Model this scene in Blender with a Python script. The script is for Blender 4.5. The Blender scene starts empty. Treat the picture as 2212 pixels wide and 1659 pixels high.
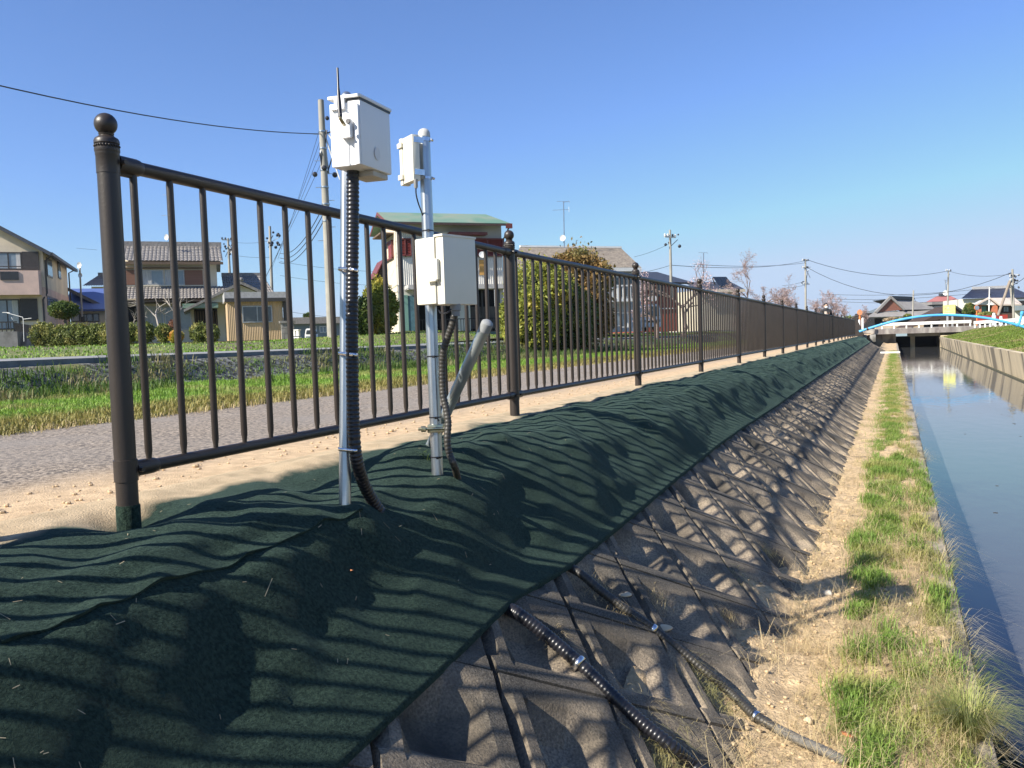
import bpy, bmesh, math, random
import numpy as np
from mathutils import Vector, Matrix
R=math.radians
random.seed(7); rng=np.random.default_rng(7)
S=bpy.context.scene; COL=S.collection
# ------------------------------------------------------------ camera, sky, sun, exposure
FPX,YAW,PIT,ROL,ZC=1769.0,.43736,.05297,.0331,.521      # focal length in photo units (2212 wide), yaw, pitch, roll, eye height over the path
FW=Vector((-math.sin(YAW)*math.cos(PIT),math.cos(YAW)*math.cos(PIT),-math.sin(PIT)))
RT=Vector((math.cos(YAW),math.sin(YAW),0)); UP=RT.cross(FW)
cam=bpy.data.cameras.new('camera'); co=bpy.data.objects.new('camera',cam); COL.objects.link(co)
cr=math.cos(ROL); sr=math.sin(ROL)
r2=RT*cr-UP*sr; u2=RT*sr+UP*cr
m=Matrix((r2,u2,-FW)).transposed().to_4x4(); m.translation=(0,0,ZC); co.matrix_world=m
cam.sensor_width=36; cam.lens=FPX/2212*36; cam.clip_start=.05; cam.clip_end=12000
S.camera=co
SUN=Vector((.43,.685,-.588)).normalized()               # direction the light travels
w=bpy.data.worlds.new('World'); S.world=w; w.use_nodes=True
nt=w.node_tree; bg=nt.nodes['Background']; sk=nt.nodes.new('ShaderNodeTexSky'); sk.sky_type='NISHITA'; sk.sun_disc=False
sk.sun_elevation=math.asin(-SUN.z); sk.sun_rotation=math.atan2(-SUN.x,-SUN.y)
sk.air_density=1.0; sk.dust_density=.5; sk.ozone_density=4.5
tn=nt.nodes.new('ShaderNodeMix'); tn.data_type='RGBA'; tn.blend_type='MULTIPLY'; tn.inputs[0].default_value=1; tn.inputs[7].default_value=(.87,1.0,1.28,1); nt.links.new(sk.outputs[0],tn.inputs[6]); cl_=nt.nodes.new('ShaderNodeVectorMath'); cl_.operation='MINIMUM'; cl_.inputs[1].default_value=(3.7,4.8,6.4); nt.links.new(tn.outputs[2],cl_.inputs[0]); nt.links.new(cl_.outputs[0],bg.inputs[0]); bg.inputs[1].default_value=.082
sl=bpy.data.lights.new('sun','SUN'); sl.energy=5.0; sl.angle=R(.55); sl.color=(1,.93,.82)
so=bpy.data.objects.new('sun',sl); COL.objects.link(so); so.rotation_euler=SUN.to_track_quat('-Z','Y').to_euler()
S.view_settings.view_transform='Standard'; S.view_settings.look='None'; S.view_settings.exposure=0.85; S.view_settings.gamma=1
# ------------------------------------------------------------ picture -> world helpers (photo units, 2212 wide)
def ray(x,y):
    a=(x-1106)/FPX; b=(y-829.5)/FPX
    u=a*cr-b*sr; v=a*sr+b*cr
    return FW+RT*u-UP*v
C0=Vector((0,0,ZC))
def at_d(x,y,D): return C0+ray(x,y)*D
def at_z(x,y,z): d=ray(x,y); return C0+d*((z-ZC)/d.z)
def at_x(x,y,X): d=ray(x,y); return C0+d*(X/d.x)
def at_y(x,y,Y): d=ray(x,y); return C0+d*(Y/d.y)
def at_pl(x,y,P,n): d=ray(x,y); return C0+d*((Vector(P)-C0).dot(n)/d.dot(n))
def at_slope(x,y,lift=0): # the block slope plane z=-.6875(X+2.3)+lift
    d=ray(x,y); t=(-.6875*2.3+lift-ZC)/(d.z+.6875*d.x); return C0+d*t
# ------------------------------------------------------------ materials
MATS={}
def mat(name,col,rough=.8,metal=0,col2=None,scale=6,amt=.5,bump=0,bscale=None,detail=5,spec=None,col3=None,scale3=1.2,stretch=None,lo=.35,hi=.65,lo3=.5,hi3=.62):
    if name in MATS: return MATS[name]
    m=bpy.data.materials.new(name); m.use_nodes=True; n=m.node_tree.nodes; l=m.node_tree.links
    b=n['Principled BSDF']; b.inputs['Roughness'].default_value=rough; b.inputs['Metallic'].default_value=metal
    if spec is not None: b.inputs['Specular IOR Level'].default_value=spec
    tc=n.new('ShaderNodeTexCoord'); vec=tc.outputs['Object']
    if stretch:
        mp=n.new('ShaderNodeMapping'); mp.inputs['Scale'].default_value=stretch; l.new(vec,mp.inputs[0]); vec=mp.outputs[0]
    c4=(*col,1)
    if col2 is None: col2=tuple(c*.72 for c in col)
    no=n.new('ShaderNodeTexNoise'); no.inputs['Scale'].default_value=scale; no.inputs['Detail'].default_value=detail; no.inputs['Roughness'].default_value=.62; l.new(vec,no.inputs[0])
    rp=n.new('ShaderNodeMapRange'); rp.inputs[1].default_value=lo; rp.inputs[2].default_value=hi; l.new(no.outputs[0],rp.inputs[0])
    mx=n.new('ShaderNodeMix'); mx.data_type='RGBA'; mx.inputs[6].default_value=c4; mx.inputs[7].default_value=(*col2,1); l.new(rp.outputs[0],mx.inputs[0])
    out=mx.outputs[2]
    if col3:
        n3=n.new('ShaderNodeTexNoise'); n3.inputs['Scale'].default_value=scale3; n3.inputs['Detail'].default_value=6; l.new(vec,n3.inputs[0])
        r3=n.new('ShaderNodeMapRange'); r3.inputs[1].default_value=lo3; r3.inputs[2].default_value=hi3; l.new(n3.outputs[0],r3.inputs[0])
        m3=n.new('ShaderNodeMix'); m3.data_type='RGBA'; l.new(out,m3.inputs[6]); m3.inputs[7].default_value=(*col3,1); l.new(r3.outputs[0],m3.inputs[0]); out=m3.outputs[2]
    l.new(out,b.inputs['Base Color'])
    if bump:
        nb=n.new('ShaderNodeTexNoise'); nb.inputs['Scale'].default_value=bscale or scale*3; nb.inputs['Detail'].default_value=6; nb.inputs['Roughness'].default_value=.65; l.new(vec,nb.inputs[0])
        bp=n.new('ShaderNodeBump'); bp.inputs['Strength'].default_value=1; bp.inputs['Distance'].default_value=bump; l.new(nb.outputs[0],bp.inputs['Height']); l.new(bp.outputs[0],b.inputs['Normal'])
    MATS[name]=m; return m
def leafmat(name,c1,c2,c3,scale=.9):
    if name in MATS: return MATS[name]
    m=mat(name,c1,rough=.55,col2=c2,scale=scale*9,col3=c3,scale3=scale,spec=.3)
    b=m.node_tree.nodes['Principled BSDF']; b.inputs['Subsurface Weight'].default_value=0
    # thin leaves let some light through
    n=m.node_tree.nodes; l=m.node_tree.links; tr=n.new('ShaderNodeBsdfTranslucent'); mix=n.new('ShaderNodeMixShader'); mix.inputs[0].default_value=.28
    src=b.inputs['Base Color'].links[0].from_socket; l.new(src,tr.inputs[0]); l.new(b.outputs[0],mix.inputs[1]); l.new(tr.outputs[0],mix.inputs[2]); l.new(mix.outputs[0],n['Material Output'].inputs[0])
    return m
brown=mat('brown_paint',(.026,.020,.0165),rough=.42,col2=(.036,.028,.023),scale=3,bump=.0006,bscale=120)
brownw=mat('brown_paint_dusty',(.05,.04,.033),rough=.6,col2=(.085,.07,.055),scale=9,bump=.001,bscale=90)
galv=mat('galvanised_steel',(.50,.53,.55),rough=.33,metal=.9,col2=(.36,.39,.42),scale=14,bump=.0004,bscale=60,stretch=(1,1,.25))
steel=mat('bright_steel',(.75,.76,.78),rough=.22,metal=1,col2=(.6,.6,.62),scale=30)
zinc=mat('yellow_zinc',(.55,.52,.38),rough=.3,metal=.9,col2=(.4,.36,.22),scale=40)
black=mat('black_plastic',(.012,.012,.015),rough=.33,col2=(.02,.02,.024),scale=25)
blackd=mat('dusty_black_plastic',(.028,.026,.022),rough=.5,col2=(.05,.045,.036),scale=30)
greyd=mat('weathered_conduit',(.16,.15,.13),rough=.7,col2=(.09,.085,.075),scale=40)
white=mat('white_plastic',(.80,.80,.80),rough=.45,col2=(.77,.77,.76),scale=3)
cream=mat('cream_plastic',(.74,.71,.60),rough=.5,col2=(.70,.67,.56),scale=4)
creamd=mat('cream_plastic_stained',(.60,.58,.47),rough=.55,col2=(.48,.46,.37),scale=7)
paintw=mat('white_paint',(.78,.78,.76),rough=.5,col2=(.68,.67,.63),scale=2)
glass=mat('dark_window_glass',(.06,.075,.085),rough=.06,col2=(.03,.035,.04),scale=.6,spec=.8)
glassb=mat('pale_window_glass',(.22,.28,.33),rough=.1,col2=(.14,.17,.2),scale=.7,spec=.8)
curtain=mat('curtain',(.55,.56,.55),rough=.9,col2=(.35,.37,.37),scale=4,stretch=(6,6,.4))
darkint=mat('dark_interior',(.012,.012,.014),rough=.9)
concrete=mat('grey_concrete',(.30,.29,.27),rough=.9,col2=(.2,.19,.175),scale=2.2,col3=(.12,.115,.10),scale3=.9,bump=.003,bscale=40)
polec=mat('pole_concrete',(.34,.32,.275),rough=.85,col2=(.26,.25,.215),scale=1.5,bump=.001,bscale=40)
bluep=mat('blue_pipe_paint',(.10,.42,.78),rough=.4,col2=(.07,.34,.66),scale=2)
wood=mat('old_brown_wood',(.16,.11,.075),rough=.85,col2=(.10,.07,.05),scale=5,stretch=(.3,.3,3))
bark=mat('grey_bark',(.17,.145,.12),rough=.9,col2=(.10,.085,.07),scale=12,bump=.004,bscale=30)
orange=mat('orange_paint',(.75,.22,.05),rough=.5,col2=(.65,.18,.04))
redp=mat('red_paint',(.42,.05,.035),rough=.5,col2=(.33,.04,.03))
wire_m=mat('cable_black',(.03,.032,.036),rough=.6)
# ------------------------------------------------------------ mesh builder
class MB:
    def __init__(s): s.v=[]; s.f=[]
    def add(s,vs,fs):
        o=len(s.v); s.v+= [tuple(p) for p in vs]; s.f+=[tuple(i+o for i in f) for f in fs]; return s
    def box(s,x0,x1,y0,y1,z0,z1):
        if x0>x1:x0,x1=x1,x0
        if y0>y1:y0,y1=y1,y0
        if z0>z1:z0,z1=z1,z0
        return s.add([(x0,y0,z0),(x1,y0,z0),(x1,y1,z0),(x0,y1,z0),(x0,y0,z1),(x1,y0,z1),(x1,y1,z1),(x0,y1,z1)],
            [(0,3,2,1),(4,5,6,7),(0,1,5,4),(1,2,6,5),(2,3,7,6),(3,0,4,7)])
    def hexa(s,b,t): # bottom 4, top 4 points (ccw from above)
        return s.add(list(b)+list(t),[(3,2,1,0),(4,5,6,7),(0,1,5,4),(1,2,6,5),(2,3,7,6),(3,0,4,7)])
    def prism(s,poly,v0,v1): # poly in (u,z), extruded along v
        n=len(poly); a=[(p[0],v0,p[1]) for p in poly]; b=[(p[0],v1,p[1]) for p in poly]
        return s.add(a+b,[tuple(range(n)),tuple(range(2*n-1,n-1,-1))]+[(i,i+n,(i+1)%n+n,(i+1)%n) for i in range(n)])
    def tube(s,pts,r,n=10,caps=True):
        pts=[Vector(p) for p in pts]; k=len(pts)
        if not hasattr(r,'__len__'): r=[r]*k
        T=[(pts[min(i+1,k-1)]-pts[max(i-1,0)]).normalized() for i in range(k)]
        ref=Vector((0,0,1)) if abs(T[0].z)<.9 else Vector((0,1,0)); A=(ref-T[0]*ref.dot(T[0])).normalized()
        vs=[]
        for i in range(k):
            A=(A-T[i]*A.dot(T[i])).normalized(); B=T[i].cross(A)
            for j in range(n):
                a=2*math.pi*j/n; vs.append(pts[i]+(A*math.cos(a)+B*math.sin(a))*r[i])
        fs=[(i*n+j,i*n+(j+1)%n,(i+1)*n+(j+1)%n,(i+1)*n+j) for i in range(k-1) for j in range(n)]
        if caps: fs+= [tuple(range(n-1,-1,-1)),tuple(range((k-1)*n,k*n))]
        return s.add(vs,fs)
    def bar(s,a,b,w,h=None,up=Vector((0,0,1))):
        a=Vector(a);b=Vector(b);h=h or w;t=(b-a).normalized(); up=Vector(up)
        if abs(t.dot(up))>.98: up=Vector((0,1,0))
        x=t.cross(up).normalized(); y=x.cross(t)
        q=lambda c:[c-x*w/2-y*h/2,c+x*w/2-y*h/2,c+x*w/2+y*h/2,c-x*w/2+y*h/2]
        return s.add(q(a)+q(b),[(3,2,1,0),(4,5,6,7),(0,1,5,4),(1,2,6,5),(2,3,7,6),(3,0,4,7)])
    def lathe(s,c,prof,n=20,T=Vector((0,0,1))): # prof (r,h) along axis T
        c=Vector(c);T=Vector(T).normalized(); ref=Vector((0,0,1)) if abs(T.z)<.9 else Vector((0,1,0)); A=(ref-T*ref.dot(T)).normalized(); B=T.cross(A); k=len(prof)
        vs=[c+T*h+(A*math.cos(6.283185*j/n)+B*math.sin(6.283185*j/n))*max(r,1e-4) for r,h in prof for j in range(n)]
        fs=[(i*n+j,i*n+(j+1)%n,(i+1)*n+(j+1)%n,(i+1)*n+j) for i in range(k-1) for j in range(n)]
        return s.add(vs,fs+[tuple(range(n-1,-1,-1)),tuple(range((k-1)*n,k*n))])
    def sphere(s,c,r,n=20,m=10,sc=(1,1,1)):
        c=Vector(c); vs=[c+Vector((0,0,-r*sc[2]))]
        for i in range(1,m):
            a=-math.pi/2+math.pi*i/m
            vs+=[c+Vector((r*sc[0]*math.cos(a)*math.cos(2*math.pi*j/n),r*sc[1]*math.cos(a)*math.sin(2*math.pi*j/n),r*sc[2]*math.sin(a))) for j in range(n)]
        vs.append(c+Vector((0,0,r*sc[2]))); fs=[(0,1+(j+1)%n,1+j) for j in range(n)]
        fs+=[(1+i*n+j,1+i*n+(j+1)%n,1+(i+1)*n+(j+1)%n,1+(i+1)*n+j) for i in range(m-2) for j in range(n)]
        L=len(vs)-1; fs+=[(1+(m-2)*n+j,1+(m-2)*n+(j+1)%n,L) for j in range(n)]
        return s.add(vs,fs)
    def disc(s,c,r,n,T,th=.02): return s.lathe(Vector(c)-Vector(T).normalized()*th/2,[(r,0),(r,th)],n,T)
def link(name,me,m,parent=None,sharp=35,smooth=True):
    if m: me.materials.append(m)
    if smooth:
        me.polygons.foreach_set('use_smooth',[True]*len(me.polygons)); me.set_sharp_from_angle(angle=R(sharp))
    o=bpy.data.objects.new(name,me); COL.objects.link(o)
    if parent:
        o.parent=parent
        if parent.type=='EMPTY' and not parent.get('_loc'): o.matrix_parent_inverse=parent.matrix_basis.inverted()
    return o
def obj(name,mb,m,parent=None,sharp=35,smooth=True,bevel=0):
    vs=mb.v; loc=None
    if parent is None:
        a=np.array(vs); loc=Vector(((a[:,0].min()+a[:,0].max())/2,(a[:,1].min()+a[:,1].max())/2,a[:,2].min())); vs=(a-np.array(loc)).tolist()
    me=bpy.data.meshes.new(name); me.from_pydata(vs,[],mb.f); me.update()
    if bevel:
        bm=bmesh.new(); bm.from_mesh(me); bmesh.ops.remove_doubles(bm,verts=bm.verts,dist=1e-6)
        bmesh.ops.bevel(bm,geom=[e for e in bm.edges if len(e.link_faces)==2 and e.calc_face_angle(0)>.5],offset=bevel,segments=2,affect='EDGES',profile=.6); bm.to_mesh(me); bm.free()
    o=link(name,me,m,parent,sharp,smooth)
    if loc is not None: o.location=loc
    return o
def npobj(name,V,F,m,parent=None,smooth=False,local=False):
    """V (n,3) array, F (m,k) int array"""
    loc=None
    if parent is None:
        loc=np.array([(V[:,0].min()+V[:,0].max())/2,(V[:,1].min()+V[:,1].max())/2,V[:,2].min()]); V=V-loc
    me=bpy.data.meshes.new(name); me.vertices.add(len(V)); me.vertices.foreach_set('co',V.astype('f').ravel())
    k=F.shape[1]; me.loops.add(F.size); me.loops.foreach_set('vertex_index',F.astype('i').ravel())
    me.polygons.add(len(F)); me.polygons.foreach_set('loop_start',np.arange(0,F.size,k,dtype='i'))
    me.update(calc_edges=True); me.validate()
    if smooth: me.polygons.foreach_set('use_smooth',[True]*len(me.polygons))
    o=link(name,me,m,parent,smooth=False)
    if loc is not None: o.location=Vector(loc)
    return o
def tag(o,label,cat=None,group=None):
    o['label']=label
    if cat: o['category']=cat
    if group: o['group']=group
    return o
def struct(o): o['kind']='structure'; return o
def stuff(o): o['kind']='stuff'; return o
def thing(name,label,cat,loc,rz=0,group=None,local=False):
    o=bpy.data.objects.new(name,None); COL.objects.link(o); o.empty_display_size=.2
    o.location=loc; o.rotation_euler=(0,0,rz)
    if local: o['_loc']=1
    else: o.matrix_basis=Matrix.Translation(Vector(loc))@Matrix.Rotation(rz,4,'Z')
    return tag(o,label,cat,group)
def dup(root,loc,label=None):
    r=root.copy(); COL.objects.link(r); r.location=loc
    if label: r['label']=label
    for ch in list(root.children):
        c=ch.copy(); COL.objects.link(c); c.parent=r
        for g in list(ch.children):
            d=g.copy(); COL.objects.link(d); d.parent=c
    return r
def sm(a,b,x): t=np.clip((np.asarray(x,float)-a)/(b-a),0,1); return t*t*(3-2*t)
def vnoise(x,y,seed=0,oct=3):
    """smooth value noise, vectorised"""
    x=np.asarray(x,float);y=np.asarray(y,float);out=0;amp=1;tot=0
    for o in range(oct):
        xi=np.floor(x).astype(np.int64);yi=np.floor(y).astype(np.int64);fx=x-xi;fy=y-yi;fx=fx*fx*(3-2*fx);fy=fy*fy*(3-2*fy)
        h=lambda a,b:((((a*374761393+b*668265263+(seed+o)*974634777)&0xffffffff)^(((a*374761393+b*668265263+(seed+o)*974634777)&0xffffffff)>>13))*1274126177&0xffffffff)/4294967295.
        v=(h(xi,yi)*(1-fx)+h(xi+1,yi)*fx)*(1-fy)+(h(xi,yi+1)*(1-fx)+h(xi+1,yi+1)*fx)*fy
        out=out+(v-.5)*amp; tot+=amp; amp*=.5; x=x*2.03;y=y*2.03
    return out/tot*2
def sheet(name,xs,ys,zf,m,smooth=True):
    xs=np.asarray(xs,float);ys=np.asarray(ys,float);X,Y=np.meshgrid(xs,ys);Z=zf(X,Y)
    V=np.stack([X.ravel(),Y.ravel(),(Z+0*X).ravel()],1);a=len(xs);b=len(ys)
    I=np.arange(a*b).reshape(b,a);F=np.stack([I[:-1,:-1].ravel(),I[:-1,1:].ravel(),I[1:,1:].ravel(),I[1:,:-1].ravel()],1)
    return npobj(name,V,F,m,smooth=smooth)
def geo(y0,y1,d0,k):
    out=[y0];d=d0
    while out[-1]<y1: out.append(out[-1]+d); d*=k
    out[-1]=y1; return np.array(out)
def tri_blades(P,h,wd,az,lean,bend=.35):
    """curved grass blades, P (n,3)"""
    n=len(P); d=np.stack([np.cos(az),np.sin(az),0*az],1); s=np.stack([-np.sin(az),np.cos(az),0*az],1)
    h=h[:,None];wd=wd[:,None];lean=lean[:,None]; z=np.array([[0,0,1.]])
    m=P+z*h*.6+d*h*lean*.35; t=P+z*h*(1-lean*.45)+d*h*lean*1.05
    V=np.concatenate([P-s*wd/2,P+s*wd/2,m-s*wd*.4,m+s*wd*.4,t],0)
    i=np.arange(n); F=np.concatenate([np.stack([i,i+n,i+3*n],1),np.stack([i,i+3*n,i+2*n],1),np.stack([i+2*n,i+3*n,i+4*n],1)],0)
    return V,F
def leaf_quads(P,size,rngl,flat=0):
    n=len(P); A=rngl.normal(size=(n,3)); A/=np.linalg.norm(A,axis=1)[:,None]; B=np.cross(A,rngl.normal(size=(n,3))); B/=np.linalg.norm(B,axis=1)[:,None]
    s=(size*(.6+.8*rngl.random(n)))[:,None]
    V=np.concatenate([P-A*s,P+B*s*.5,P+A*s,P-B*s*.5],0); i=np.arange(n); return V,np.stack([i,i+n,i+2*n,i+3*n],1)
def xmix(m,c1,c2,x0,x1,amp=.5,nsc=1.6,axis=0,csc=20):
    """blend another noisy colour in along world X (or Y): 0 at x0, 1 at x1"""
    n=m.node_tree.nodes;l=m.node_tree.links;b=n['Principled BSDF']; src=b.inputs['Base Color'].links[0].from_socket
    g=n.new('ShaderNodeNewGeometry'); sp=n.new('ShaderNodeSeparateXYZ'); l.new(g.outputs['Position'],sp.inputs[0])
    no=n.new('ShaderNodeTexNoise'); no.inputs['Scale'].default_value=nsc; no.inputs['Detail'].default_value=6; l.new(g.outputs['Position'],no.inputs[0])
    ma=n.new('ShaderNodeMath'); ma.operation='MULTIPLY_ADD'; ma.inputs[1].default_value=amp*2; l.new(no.outputs[0],ma.inputs[0]); l.new(sp.outputs[axis],ma.inputs[2])
    mr=n.new('ShaderNodeMapRange'); mr.inputs[1].default_value=x0+amp; mr.inputs[2].default_value=x1+amp; l.new(ma.outputs[0],mr.inputs[0])
    n2=n.new('ShaderNodeTexNoise'); n2.inputs['Scale'].default_value=csc; n2.inputs['Detail'].default_value=5; l.new(g.outputs['Position'],n2.inputs[0])
    r2=n.new('ShaderNodeMapRange'); r2.inputs[1].default_value=.38; r2.inputs[2].default_value=.62; l.new(n2.outputs[0],r2.inputs[0])
    mc=n.new('ShaderNodeMix'); mc.data_type='RGBA'; mc.inputs[6].default_value=(*c1,1); mc.inputs[7].default_value=(*c2,1); l.new(r2.outputs[0],mc.inputs[0])
    mx=n.new('ShaderNodeMix'); mx.data_type='RGBA'; l.new(mr.outputs[0],mx.inputs[0]); l.new(src,mx.inputs[6]); l.new(mc.outputs[2],mx.inputs[7])
    for k in list(b.inputs['Base Color'].links): l.remove(k)
    l.new(mx.outputs[2],b.inputs['Base Color'])
    for nd in n:
        if nd.type=='BSDF_TRANSLUCENT':
            for k in list(nd.inputs[0].links): l.remove(k)
            l.new(mx.outputs[2],nd.inputs[0])
    return m
# ------------------------------------------------------------ ground
def kerbx(Y): return -13.0+0*np.asarray(Y,float)
def ground_z(X,Y):
    X=np.asarray(X,float);Y=np.asarray(Y,float)
    z=0*X
    z=z-.10*sm(-5.6,-8.5,X)                      # lawn sags a little
    z=z+.45*sm(-11.9,-12.85,X)                    # gravel rise to the lane
    xr=-15.2+0*Y; z=z+.09*sm(-13.1,-15.4,X)
    z=z+.27*sm(0,-5,X-xr)+.34*np.exp(-((X+20)/6.5)**2-((Y-34)/7)**2)+.04*sm(-12.95,-13.2,X)                        # up to the house plots
    z=z+.03*vnoise(X*.8,Y*.8,3)*sm(-5.4,-6.2,X)*(1-sm(-12.6,-12.9,X))
    return z
grassmat_c=dict(col=(.115,.165,.035),rough=.9,col2=(.06,.10,.02),scale=5)
lawn_m=mat('lawn_soil',(.15,.20,.045),rough=.95,col2=(.22,.21,.08),scale=3,col3=(.11,.085,.05),scale3=.7,bump=.02,bscale=25)
xmix(lawn_m,(.24,.20,.085),(.17,.16,.055),-7.6,-6.0,.7)
struct(sheet('lawn',np.linspace(-12.2,-5.3,36),geo(-6,170,.35,1.03),ground_z,lawn_m))
gravel_m=mat('dark_gravel',(.22,.22,.21),rough=.95,col2=(.03,.03,.03),scale=9,detail=8,lo=.42,hi=.56,col3=(.16,.16,.06),scale3=.8,bump=.05,bscale=14,lo3=.55,hi3=.66)
gv=sheet('gravel_bank',np.linspace(-12.98,-12.0,14),geo(-6,170,.12,1.025),lambda X,Y:ground_z(X,Y)+.015+.03*vnoise(X*9,Y*9,5,2),gravel_m); struct(gv)
lane_m=mat('lane_concrete',(.29,.29,.285),rough=.85,col2=(.21,.21,.205),scale=3,bump=.002)
struct(sheet('road',[-15.4,-14.8,-14.2,-13.6,-13.1],geo(-6,170,2,1.05),lambda X,Y:.450+.045*sm(-13.0,-15.2,X)+0*Y,lane_m))
mb=MB().box(-13.16,-12.90,-6,170,.10,.462); tag(obj('lane_kerb',mb,mat('kerb_concrete',(.22,.22,.22),rough=.85,col2=(.14,.14,.14),scale=4)),'long pale concrete kerb of the lane above the dark gravel bank','kerb')
verge_m=mat('verge_soil',(.10,.15,.03),rough=.95,col2=(.17,.17,.06),scale=2,bump=.02,bscale=20,col3=(.14,.11,.07),scale3=.25)
struct(sheet('verge',np.concatenate([-geo(15.2,60,.5,1.12)[::-1]]),geo(-10,220,.6,1.04),ground_z,verge_m))
base_m=mat('field_soil',(.14,.14,.06),rough=.95,col2=(.10,.12,.04),scale=.1,bump=.03,bscale=4)
far=sheet('ground',[-3000,-900,-300,-120,-59],[-400,-10,60,150,220,600,2500,4000],lambda X,Y:.80-.05*0*X,base_m); struct(far)
far2=sheet('ground',[-59.5,-30,-14,-6,4.3,10,20,40,120,600,3000],[115,121,128,140,219,600,2500,4000],lambda X,Y:.22+0*X,base_m); struct(far2)
# asphalt walking path with sand washed over its canal side
path_m=mat('old_asphalt',(.47,.385,.295),rough=.92,col2=(.075,.062,.052),scale=44,detail=9,lo=.38,hi=.60,col3=(.26,.23,.20),scale3=.9,lo3=.4,hi3=.75,bump=.008,bscale=110)
xmix(path_m,(.66,.48,.29),(.50,.36,.215),-3.35,-2.8,.22,2.2,csc=14)
def path_z(X,Y): return .005*vnoise(X*6,Y*6,9,3)*sm(-3.2,-2.6,X)+.004+.006*vnoise(X*1.2,Y*1.2,4)-.10*sm(-2.52,-2.38,X)
struct(sheet('path',np.concatenate([np.linspace(-5.42,-3.3,10),np.linspace(-3.2,-2.38,22)]),geo(-6,66,.05,1.012),path_z,path_m))
struct(sheet('path',np.linspace(-5.42,-1.9,8),geo(65.9,118,1,1.05),lambda X,Y:.0+0*X,path_m))
# pebbles and crumbs on the sand strip
V=[];F=[];o=0
peb=MB()
for k in range(420):
    y=1.2+9*random.random()**1.7; x=random.uniform(-3.0,-2.38); r=random.uniform(.003,.011)*(1.6 if random.random()<.06 else 1)
    peb.sphere((x,y,float(path_z(x,y))+r*.4),r,6,4,(1,random.uniform(.7,1.3),.6))
stuff(tag(obj('pebbles',peb,mat('sandy_pebbles',(.60,.44,.27),rough=.9,col2=(.42,.31,.19),scale=50)),'small sandy pebbles and crumbs scattered on the sand strip by the fence','pebbles'))
# ------------------------------------------------------------ canal
water_m=bpy.data.materials.new('canal_water'); water_m.use_nodes=True
n=water_m.node_tree.nodes;l=water_m.node_tree.links;b=n['Principled BSDF']
b.inputs['Base Color'].default_value=(.085,.088,.088,1); b.inputs['Roughness'].default_value=.035; b.inputs['IOR'].default_value=1.36
tc=n.new('ShaderNodeTexCoord'); mp=n.new('ShaderNodeMapping'); mp.inputs['Scale'].default_value=(1.2,.5,1); l.new(tc.outputs['Object'],mp.inputs[0])
no=n.new('ShaderNodeTexNoise'); no.inputs['Scale'].default_value=3.2; no.inputs['Detail'].default_value=4; l.new(mp.outputs[0],no.inputs[0])
bp=n.new('ShaderNodeBump'); bp.inputs['Distance'].default_value=.0035; l.new(no.outputs[0],bp.inputs['Height']); l.new(bp.outputs[0],b.inputs['Normal'])
struct(sheet('water',[.2,4.7],[-8,20,60,130],lambda X,Y:-1.6+0*X,water_m,smooth=False))
struct(sheet('canal_bed',[.2,4.8],[-8,130],lambda X,Y:-2.3+0*X,mat('mud',(.07,.06,.045),rough=.9),smooth=False))
fl=MB()
for k in range(70):
    x_=random.uniform(.9,4.1); y_=4+30*random.random()**1.3; s_=random.uniform(.008,.03); fl.box(x_-s_,x_+s_,y_-s_*random.uniform(.3,.8),y_+s_*.5,-1.602,-1.596)
stuff(tag(obj('floating_bits',fl,mat('wet_leaf',(.05,.045,.035),rough=.6)),'tiny dark leaves and bits floating on the canal','debris'))
# berm between the block slope and the quay
def berm_z(X,Y):
    X=np.asarray(X,float);Y=np.asarray(Y,float)
    ft=-.62-.16*sm(4,9,Y)+.10*vnoise(Y*1.4,Y*0,11)+.03
    z=-1.10+.030*vnoise(X*5,Y*5,21)+.016*vnoise(X*22,Y*22,8,2)
    z=z+.20*sm(.12,-.42,X-ft)*(.8+.7*vnoise(X*3,Y*2.2,31))
    return z-.03*sm(.22,.33,X)
berm_m=mat('dry_sandy_soil',(.72,.53,.31),rough=.95,col2=(.47,.34,.19),scale=26,detail=8,lo=.4,hi=.6,col3=(.34,.25,.15),scale3=3.0,lo3=.54,hi3=.72,bump=.022,bscale=60)
struct(sheet('soil_berm',np.linspace(-1.0,.345,58),geo(-2,14,.024,1.0025),berm_z,berm_m))
struct(sheet('soil_berm',np.linspace(-1.0,.345,20),geo(13.98,97,.09,1.012),berm_z,berm_m))
# clods of soil on the berm
cl=MB()
for k in range(1500):
    y=1.7+7*random.random()**1.5; x=random.uniform(-.82,-.10) if random.random()<.8 else random.uniform(-.1,.25)
    r=random.uniform(.004,.011)*(1.7 if random.random()<.08 else 1)
    cl.sphere((x,y,float(berm_z(x,y))+r*.3),r,6,4,(1,random.uniform(.6,1.4),.7))
stuff(tag(obj('soil_clods',cl,mat('soil_clods',(.64,.47,.28),rough=.95,col2=(.42,.31,.18),scale=40,bump=.004)),'crumbly dry soil clods scattered over the bare part of the berm','soil clods'))
quay_m=mat('quay_concrete',(.48,.41,.30),rough=.92,col2=(.19,.165,.13),scale=5,detail=8,col3=(.09,.085,.07),scale3=1.6,bump=.01,bscale=30)
qb=MB()
y=-4
while y<97:
    L=2.0 if y<40 else 6
    qb.box(.20,.335+random.uniform(-.004,.004),y+.004,y+L-.004,-2.3,-1.095+random.uniform(-.006,.004)); y+=L
tag(obj('quay_wall',qb,quay_m,bevel=.008),'weathered concrete quay edge between the grassy berm and the canal','quay wall')
wall_m=mat('canal_wall_concrete',(.62,.51,.34),rough=.9,col2=(.48,.40,.27),scale=1.3,col3=(.19,.16,.115),scale3=.8,stretch=(1,1,.25),bump=.004,bscale=25)
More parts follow.
